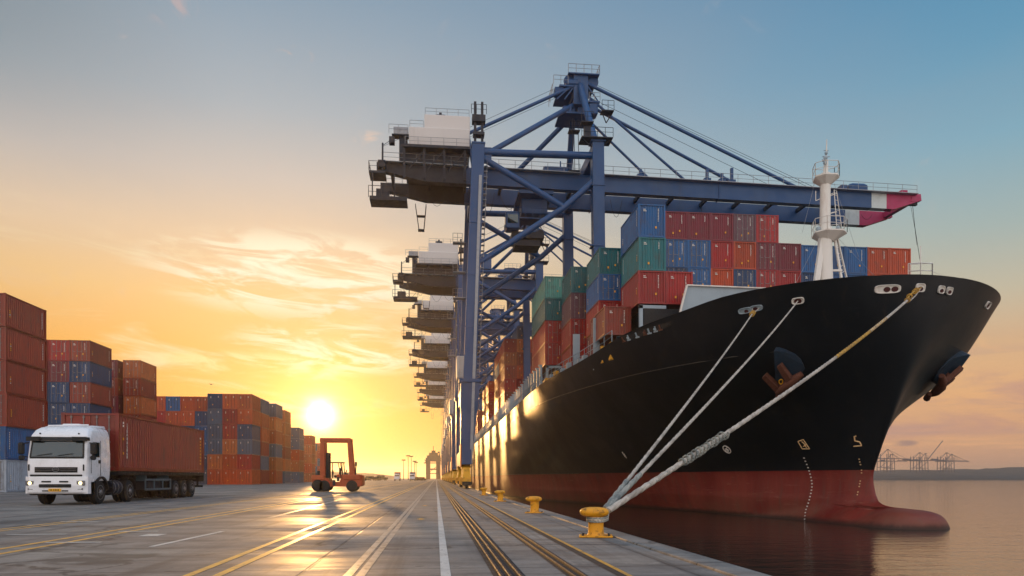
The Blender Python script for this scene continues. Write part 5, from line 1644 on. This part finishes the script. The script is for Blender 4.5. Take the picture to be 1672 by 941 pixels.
for s_ in (-1, 1):
    h = tb('headlight', lambda b, s_=s_: (b.bbox(*sorted((s_ * .80, s_ * 1.14)), -.085, -.03, .80, 1.0, .03),), 'rim')
    tb('lamp_lens', lambda b, s_=s_: b.lathe([(.02, -.03), (.055, -.02), (.07, 0)], (s_ * .97, -.088, .90), 'y', 12), 'lit', parent=h)
    tb('fog_lamp', lambda b, s_=s_: (b.bbox(*sorted((s_ * .84, s_ * 1.06)), -.08, -.03, .62, .70, .02),), 'rim')
    def f(b, s_=s_):
        b.beam((s_ * 1.18, .28, 2.55), (s_ * 1.40, .12, 2.5), .05); b.beam((s_ * 1.18, .28, 1.95), (s_ * 1.40, .12, 2.0), .04)
        b.bbox(*sorted((s_ * 1.28, s_ * 1.50)), .02, .20, 2.06, 2.56, .05); b.bbox(*sorted((s_ * 1.28, s_ * 1.48)), .04, .20, 1.84, 2.03, .04)
    tb('wing_mirror', f, 'dark')
    tb('side_window', lambda b, s_=s_: (b.prism([(.42, 1.98), (1.12, 1.98), (1.12, 2.60), (.58, 2.60)], 'x', *sorted((s_ * 1.16, s_ * 1.197))),), 'glass')
    d = tb('cab_door', lambda b, s_=s_: (b.box(*sorted((s_ * 1.185, s_ * 1.20)), 1.21, 1.225, 1.2, 2.68), b.box(*sorted((s_ * 1.185, s_ * 1.20)), .36, .372, 1.3, 2.0), b.bbox(*sorted((s_ * 1.18, s_ * 1.225)), 1.0, 1.16, 1.72, 1.86, .015)), 'dark')
    tb('front_slat', lambda b, s_=s_: (b.bbox(*sorted((s_ * 1.03, s_ * 1.075)), -.02, .03, 1.40, 1.66, .008),), 'dark')
    # wheel arch and steps
    def f(b, s_=s_):
        xs = sorted((s_ * .78, s_ * 1.225))
        arc = [(1.3 + .66 * math.cos(a), .52 + .66 * math.sin(a)) for a in np.linspace(.15, math.pi - .15, 12)]
        inn = [(1.3 + .57 * math.cos(a), .52 + .57 * math.sin(a)) for a in np.linspace(.15, math.pi - .15, 12)]
        for (p, q), (r_, t_) in zip(zip(arc, arc[1:]), zip(inn, inn[1:])):
            b.prism([p, q, t_, r_], 'x', *xs)
        b.bbox(*sorted((s_ * .95, s_ * 1.2)), .30, .66, .40, .98, .03)
    tb('wheel_arch', f, 'dark', fix=True)
M['plate'] = paint('amber_number_plate', (238, 176, 30), .4, 0, .1, 5)
pl = tb('number_plate', lambda b: (b.bbox(-.24, .24, -.135, -.10, .56, .68, .008),), 'plate')
def f(b):
    for k, x in enumerate((-.18, -.12, -.04, .02, .08, .14)):
        b.box(x, x + .035, -.139, -.135, .59, .65)
tb('plate_characters', f, 'dark', parent=pl)
tb('roof_lamps', lambda b: ([b.lathe([(.035, -.02), (.03, .02)], (x, .28, 2.93), 'y', 8) for x in (-.75, .75)],), 'dark')
tb('roof_hatch', lambda b: (b.bbox(-.35, .35, 1.2, 1.75, 3.33, 3.40, .03), b.rod((-.8, 1.0, 3.30), (.8, 1.0, 3.34), .03, 6)), 'cab_white')
# chassis
def f(b):
    for x in (-.42, .34): b.box(x, x + .09, .5, 6.0, .72, .98)
    b.box(-1.0, 1.0, 1.75, 2.25, .55, .95); b.bbox(-.9, .9, 3.7, 5.0, .98, 1.12, .04)
    b.lathe([(.12, -1.0), (.12, 1.0)], (0, 1.3, .52), 'x', 8); b.lathe([(.16, -1.0), (.16, 1.0)], (0, 4.3, .52), 'x', 8)
tb('chassis', f, 'dark')
tb('fuel_tank', lambda b: b.lathe([(.30, 0), (.33, .04), (.33, .9), (.30, .94)], (-.88, 2.45, .68), 'y', 16), 'crane_dark')
tank = tb('fuel_tank', lambda b: b.lathe([(.30, 0), (.33, .04), (.33, 1.0), (.30, 1.04)], (.88, 2.45, .68), 'y', 16), 'crane_dark')
tb('tank_straps', lambda b: ([b.lathe([(.345, 0), (.345, .05)], (.88, y, .68), 'y', 16) for y in (2.6, 2.95, 3.3)],), 'rim', parent=tank)
tb('cab_steps', lambda b: ([b.bbox(.8, 1.2, 2.05, 2.4, z, z + .04, .01) for z in (.42, .68, .94)], b.box(1.17, 1.2, 2.36, 2.4, .4, 1.2)), 'dark')
def wheel(name, x, y, r, w_, s_, parent, dual=False):
    def f(b):
        p = [(r * .62, -w_ / 2), (r * .93, -w_ / 2), (r, -w_ / 2 + .05), (r * .985, -.04), (r * .97, -.03), (r * .97, .03), (r * .985, .04), (r, w_ / 2 - .05), (r * .93, w_ / 2), (r * .62, w_ / 2)]
        b.lathe(p, (x, y, r), 'x', 28)
        if dual: b.lathe([(q, h - s_ * (w_ + .06)) for q, h in p], (x, y, r), 'x', 28)
    ty = tb(name, f, 'rubber', parent=parent)
    def f(b):
        xo = x + s_ * (w_ / 2)
        if s_ > 0: pr_ = [(r * .64, -.03), (r * .62, .012), (r * .5, -.02), (r * .34, -.07), (r * .22, .0), (r * .2, .05), (.02, .06)]
        else: pr_ = [(q, -h) for q, h in [(r * .64, -.03), (r * .62, .012), (r * .5, -.02), (r * .34, -.07), (r * .22, .0), (r * .2, .05), (.02, .06)]]
        b.lathe(pr_, (xo, y, r), 'x', 20)
        for k in range(8):
            a = k * math.pi / 4; b.lathe([(.022, 0), (.022, s_ * .05)], (xo - s_ * .03, y + math.cos(a) * r * .3, r + math.sin(a) * r * .3), 'x', 6)
    tb('rim', f, 'rim', parent=ty)
    return ty
for s_ in (-1, 1):
    wheel('wheel', s_ * 1.0, 1.3, .50, .30, s_, truck)
    wheel('wheel', s_ * 1.02, 4.3, .50, .28, s_, truck, True)
    def f(b, s_=s_):
        arc = [(4.3 + .62 * math.cos(a), .55 + .62 * math.sin(a)) for a in np.linspace(.1, math.pi - .1, 10)]
        for (p, q) in zip(arc, arc[1:]):
            b.prism([p, q, (q[0], q[1] - .03), (p[0], p[1] - .03)], 'x', *sorted((s_ * .60, s_ * 1.2)))
    tb('mudguard', f, 'dark', fix=True)
# trailer
def f(b):
    for x in (-.55, .43): b.box(x, x + .12, 2.9, 15.1, 1.08, 1.42)
    for y in np.arange(3.0, 15.1, 1.0): b.box(-1.18, 1.18, y, y + .1, 1.25, 1.40)
    for s_ in (-1, 1): b.box(*sorted((s_ * 1.12, s_ * 1.2)), 2.95, 15.1, 1.26, 1.42)
    b.box(-1.2, 1.2, 15.0, 15.12, .9, 1.42); b.box(-1.15, 1.15, 15.0, 15.1, .55, .68)
    for x in (-.9, .8): b.box(x, x + .1, 15.0, 15.08, .6, 1.3)
    b.box(-.6, .6, 10, 13.5, .75, 1.08)
    for y in (10.4, 11.75, 13.1): b.lathe([(.1, -1.0), (.1, 1.0)], (0, y, .5), 'x', 8)
trl = tb('trailer', f, 'dark')
def f(b):
    for s_ in (-1, 1):
        xs = sorted((s_ * 1.13, s_ * 1.18))
        for z in (.50, .98): b.box(*xs, 6.1, 9.6, z, z + .09)
        for y in (6.1, 7.25, 8.4, 9.53): b.box(xs[0], xs[1], y, y + .07, .59, .98)
        b.box(*sorted((s_ * .5, s_ * 1.13)), 6.3, 6.36, .95, 1.25); b.box(*sorted((s_ * .5, s_ * 1.13)), 9.3, 9.36, .95, 1.25)
M['guard_blue'] = paint('blue_grey_side_guard', (62, 88, 102), .5, 0, .3, 3)
tb('side_guard', f, 'guard_blue', parent=trl)
for s_ in (-1, 1):
    tb('landing_leg', lambda b, s_=s_: (b.box(*sorted((s_ * .75, s_ * .9)), 5.5, 5.65, .28, 1.2), b.box(*sorted((s_ * .68, s_ * .97)), 5.42, 5.73, .24, .28)), 'dark', parent=trl)
    for y in (10.4, 11.75, 13.1):
        wheel('trailer_wheel', s_ * 1.02, y, .50, .28, s_, trl, True)
    tb('tail_mudguard', lambda b, s_=s_: [b.box(*sorted((s_ * .62, s_ * 1.19)), 9.85, 13.7, 1.05, 1.08)], 'dark', parent=trl)
# spare wheels and box under the trailer
tb('tool_box', lambda b: b.bbox(-.9, .9, 7.2, 8.9, .5, .95, .05), 'crane_dark', parent=trl)
# its container
c = (*lin(126, 46, 38)[:3], 1)
tcn = empty('shipping_container', (TX, TY + 2.95, 1.43), 'long dark red container loaded on the white truck\'s trailer', 'container')
lk('body', cmesh('shelld', 12.19, 2.59), tcn, c); lk('frame', cmesh('frame', 12.19, 2.59), tcn, c)
for s in (1, -1):
    d = lk('door', cmesh(f'door{s}', 12.19, 2.59), tcn, c); lk('locking_rods', cmesh(f'rods{s}', 12.19, 2.59), d)
# stencilled column of characters on its side
def text_obj(s, size, loc, rot, mat, parent, name, align='CENTER'):
    cu = bpy.data.curves.new(name, 'FONT'); cu.body = s; cu.size = size; cu.extrude = .004; cu.align_x = align
    o = bpy.data.objects.new(name, cu); COL.objects.link(o)
    dg = bpy.context.evaluated_depsgraph_get(); me = bpy.data.meshes.new_from_object(o.evaluated_get(dg))
    bpy.data.objects.remove(o)
    me.materials.clear(); me.materials.append(mat)
    q = bpy.data.objects.new(name, me); COL.objects.link(q); q.parent = parent; q.location = loc; q.rotation_euler = rot
    return q
M['sten'] = paint('fresh_white_stencil', (232, 226, 218), .6, 0, .2, 9)
sb = MB(M['sten'], M['cont_tag'])
z = 2.20
for ch in "J3UA88S06B":
    q = text_obj(ch, .20, (1.195, .95, z - .14), (R(90), 0, R(90)), M['sten'], tcn, 'stencil_code')
    z -= .155 if ch not in 'A8' else .185
for k, zz in enumerate((2.14, 2.0)): sb.use(0).box(1.186, 1.2, .50, .60, zz, zz + .09)
for zz in (1.4, .75): sb.use(1).box(1.186, 1.2, .50, .60, zz, zz + .11)
for k in range(9): sb.use(1 if k else 0).box(1.186, 1.2, 11.45, 11.62, 2.0 - k * .19, 2.0 - k * .19 + .11)
sb.build('stencil_marks', tcn)

# ================================================================== FORKLIFT (heavy container handler)
fx_, fy_ = gx(553, 802.5)
FO = Vector((fx_, fy_, 0))
fk = empty('container_forklift', FO, 'orange heavy forklift with a tall portal mast, backlit by the sun', 'forklift')
def fb(name, f, *mats, parent=None, fix=False):
    b = MB(*[M[m] for m in mats]); f(b); return b.build(name, parent or fk, None, None, fix)
def f(b):
    b.prism([(-1.98, .55), (-1.15, .42), (1.9, .42), (1.98, .55), (2.0, 1.0), (1.2, 1.14), (.35, 1.14), (.2, .80), (-.62, .80), (-.72, 1.1), (-1.9, 1.14), (-2.02, .9)], 'y', -1.05, 1.05)
    b.bbox(1.45, 2.06, -1.0, 1.0, .45, 1.35, .1)
    b.bbox(-2.05, -1.0, -1.1, 1.1, .95, 1.36, .06); b.bbox(.45, 1.9, -1.15, 1.15, .95, 1.40, .06)
fo = fb('chassis', f, 'orange_red', fix=True)
fb('step', lambda b: (b.box(-.35, -.12, -1.12, -1.05, .5, .95), b.bbox(.0, .2, -1.1, -1.06, .85, 1.2, .01)), 'crane_dark', parent=fo)
for x, r in ((-1.55, .5), (1.2, .47)):
    for y in (-.88, .88):
        s_ = 1 if y > 0 else -1
        wb = MB(M['rubber'])
        prof = [(r * .6, -.2), (r * .93, -.2), (r, -.14), (r, .14), (r * .93, .2), (r * .6, .2)]
        wb.lathe(prof, (x, y, r), 'y', 26)
        w_o = wb.build('wheel', fk)
        rb = MB(M['orange_red']); sg = s_
        rb.lathe([(r * .6, sg * .15), (r * .5, sg * .12), (r * .2, sg * .16), (.02, sg * .17)], (x, y, r), 'y', 18)
        rb.build('rim', w_o)
for y in (-.88, .88):
    wb = MB(M['rubber']); wb.lathe([(.27, -.2), (.44, -.2), (.47, -.14), (.47, .14), (.44, .2), (.27, .2)], (-1.02, y, .47), 'y', 24); wb.build('wheel', fk)
# portal mast
mast_o = fb('mast_upright', lambda b: (b.prism([(-1.42, 1.1), (-1.0, 1.1), (-1.08, 4.35), (-1.4, 4.35)], 'y', -.75, -.5), b.prism([(-1.42, 1.1), (-1.0, 1.1), (-1.08, 4.35), (-1.4, 4.35)], 'y', .5, .75)), 'orange_red', fix=True)
fb('mast_upright', lambda b: (b.prism([(.98, 1.1), (1.35, 1.1), (1.06, 4.3), (.78, 4.3)], 'y', -.75, -.5), b.prism([(.98, 1.1), (1.35, 1.1), (1.06, 4.3), (.78, 4.3)], 'y', .5, .75)), 'orange_red', fix=True)
fb('mast_crossbeam', lambda b: (b.bbox(-1.44, 1.08, -.76, -.46, 4.08, 4.42, .04), b.bbox(-1.44, 1.08, .46, .76, 4.08, 4.42, .04), b.box(-1.4, -1.2, -.5, .5, 4.1, 4.3), b.box(.82, 1.02, -.5, .5, 4.1, 4.3)), 'orange_red')
fb('inner_mast', lambda b: (b.box(-.96, -.72, -.6, -.42, 1.1, 3.2), b.box(-.96, -.72, .42, .6, 1.1, 3.2), b.box(-.96, -.74, -.5, .5, 3.0, 3.2)), 'dark')
def f(b):
    for x, y in ((-.6, -.7), (.45, -.7), (-.6, .7), (.45, .7)): b.beam((x, y, 1.1), (x - (.0 if x < 0 else .12), y, 2.38), .07)
    b.bbox(-.72, .45, -.78, .78, 2.36, 2.44, .02); b.beam((.3, -.7, 1.1), (.05, -.7, 2.36), .06); b.beam((.3, .7, 1.1), (.05, .7, 2.36), .06)
cg_ = fb('overhead_guard', f, 'dark')
fb('driver_seat', lambda b: (b.bbox(-.35, .15, -.25, .25, 1.15, 1.35, .05), b.bbox(.05, .2, -.25, .25, 1.35, 1.95, .05), b.rod((-.5, 0, 1.1), (-.42, 0, 1.7), .03, 6), b.lathe([(.17, -.015), (.17, .015)], (-.42, 0, 1.72), 'z', 14)), 'dark', parent=cg_)
fb('bonnet', lambda b: (b.bbox(-.1, .95, -.6, .6, 1.1, 1.42, .06),), 'orange_red')
fb('exhaust_and_lamps', lambda b: (b.rod((1.45, -.7, 1.2), (1.5, -.7, 2.2), .05, 8), b.bbox(1.42, 1.58, -.85, -.6, 2.1, 2.45, .03), b.rod((.65, -.8, 1.2), (.75, -.8, 1.8), .04, 6), b.bbox(.55, .9, -.95, -.6, 1.2, 1.5, .04),
                                  b.box(-1.75, -1.68, -.9, -.8, 1.2, 1.55), b.beam((.5, -.8, 1.15), (.75, -.8, 1.7), .08)), 'dark')
fb('fork_carriage', lambda b: (b.box(-1.62, -1.46, -.9, .9, .35, 1.7), b.box(-1.7, -1.5, -.7, -.45, .1, 1.4), b.box(-1.7, -1.5, .45, .7, .1, 1.4), b.box(-1.9, -1.6, -.7, -.5, .08, .2)), 'dark')

# ================================================================== FAR THINGS ON THE APRON
def far_truck(px, py, lab, col):
    x, y = gx(px, py); y = min(y, 330); x = ratio(px) * y
    o = empty('distant_truck', (x, y, 0), lab, 'truck', 'distant trucks on the apron')
    b = MB(M['dark']); b.box(-1.2, 1.2, .3, 9.5, .55, 1.2)
    for yy in (1.2, 3.8, 8.4):
        for s_ in (-1, 1): b.lathe([(.45, -.15), (.5, 0), (.45, .15)], (s_ * 1.05, yy, .5), 'x', 10)
    b.build('chassis', o)
    b = MB(M['cab_white'], M['glass']); b.bbox(-1.2, 1.2, 0, 2, .6, 3.0, .15); b.use(1).box(-1.0, 1.0, -.03, .02, 1.9, 2.6); b.build('cab', o)
    c = container(x, y + 2.6, 1.2, col, near=False, label=lab.split(',')[0].replace('truck', 'container') + ' load, carried on the distant truck', group='loads of the distant trucks')
    return o
far_truck(648, 783.2, 'left distant truck, beside the light masts', 'maroon')
far_truck(673, 783.0, 'right distant truck, nearer the quay cranes', 'slate')
def light_mast(px, ytop, Y, lab):
    x = ratio(px) * Y
    o = empty('light_mast', (x, Y, 0), lab, 'light mast', 'light masts beyond the apron')
    H = PY(px, ytop, Y).z
    b = MB(M['dark']); b.tube([(0, 0, 0), (0, 0, H)], [.22, .12], 6); b.build('pole', o)
    b = MB(M['dark']); b.box(-1.1, 1.1, -.3, .3, H - .1, H + .5); b.build('lamp_head', o)
for px, yt, Y, lab in ((659, 752, 420, 'leftmost thin light mast by the distant trucks'), (666.5, 745, 400, 'tallest light mast, between its thinner neighbours'), (671.5, 746, 430, 'light mast just right of the tallest'), (677, 754, 410, 'short light mast, second from the right'), (679.5, 756, 440, 'rightmost short light mast')):
    light_mast(px, yt, Y, lab)
# low clutter on the horizon: parked vehicles far away
VG = 'vehicles parked far down the apron'
VL = ['first tiny parked vehicle right of the forklift', 'second tiny parked vehicle right of the forklift', 'longer dark vehicle parked third right of the forklift', 'fourth tiny parked vehicle right of the forklift', 'tall dark vehicle parked left of the distant truck', 'tiny dark vehicle parked just right of the distant trucks', 'tiny dark vehicle parked midway from distant trucks to cranes', 'tiny dark vehicle parked nearest the far end-on crane']
for k, (px, hh, ll) in enumerate(((598, 1.6, 4), (606, 1.5, 4), (614, 2.2, 6), (622, 1.6, 4), (632, 2.4, 6), (686, 1.8, 5), (691, 1.6, 4), (696, 1.6, 4))):
    Y = 340 + (k % 3) * 14; x = ratio(px) * Y
    b = MB(M['dark'], M['glass'])
    o = empty('parked_vehicle', (x, Y, 0), VL[k], 'vehicle', VG, rz=R(70))
    b.bbox(-.9, .9, 0, ll, .35, hh * .62, .1); b.bbox(-.8, .8, ll * .25, ll * .85, hh * .62, hh, .12); b.build('body', o)
    b = MB(M['rubber'])
    for yy in (.8, ll - .8):
        for s_ in (-1, 1): b.lathe([(.33, -.1), (.33, .1)], (s_ * .85, yy, .33), 'x', 8)
    b.build('wheels', o)
# bird above the yard
x = ratio(345) * 90
bd = MB(M['dark']); p = PY(345, 628, 90)
bd.smooth = True
bd.tube([(0, -.22, 0), (0, -.08, .02), (0, .1, .01), (0, .26, 0)], [.02, .055, .05, .015], 8)
bd.smooth = False
for s_ in (-1, 1): bd.add([(0, -.06, .02), (s_ * .22, -.04, .10), (s_ * .48, .04, .05), (s_ * .24, .08, .09), (0, .08, .02)], [(0, 1, 2, 3, 4)])
o = bd.build('bird'); o.location = p; o.rotation_euler.z = R(50); tag(o, 'tiny dark bird flying above the yard stacks', 'bird')
HAZE_D = .0002
# ================================================================== HAZE
def haze(density=.0009, aniso=.75):
    m = bpy.data.materials.new('sunset_haze'); m.use_nodes = True; nt = m.node_tree; nt.nodes.clear()
    t = NT(nt)
    v = t.n('ShaderNodeVolumePrincipled'); v.inputs['Color'].default_value = (.96, .93, .90, 1)
    v.inputs['Density'].default_value = density; v.inputs['Anisotropy'].default_value = aniso
    o = t.n('ShaderNodeOutputMaterial'); t.link(v.outputs[0], o.inputs['Volume'])
    b = MB(m); b.box(-3900, 6100, -70, 5300, -9, 75)
    return tag(b.build('haze'), kind='stuff')
haze(HAZE_D) if HAZE_D else None
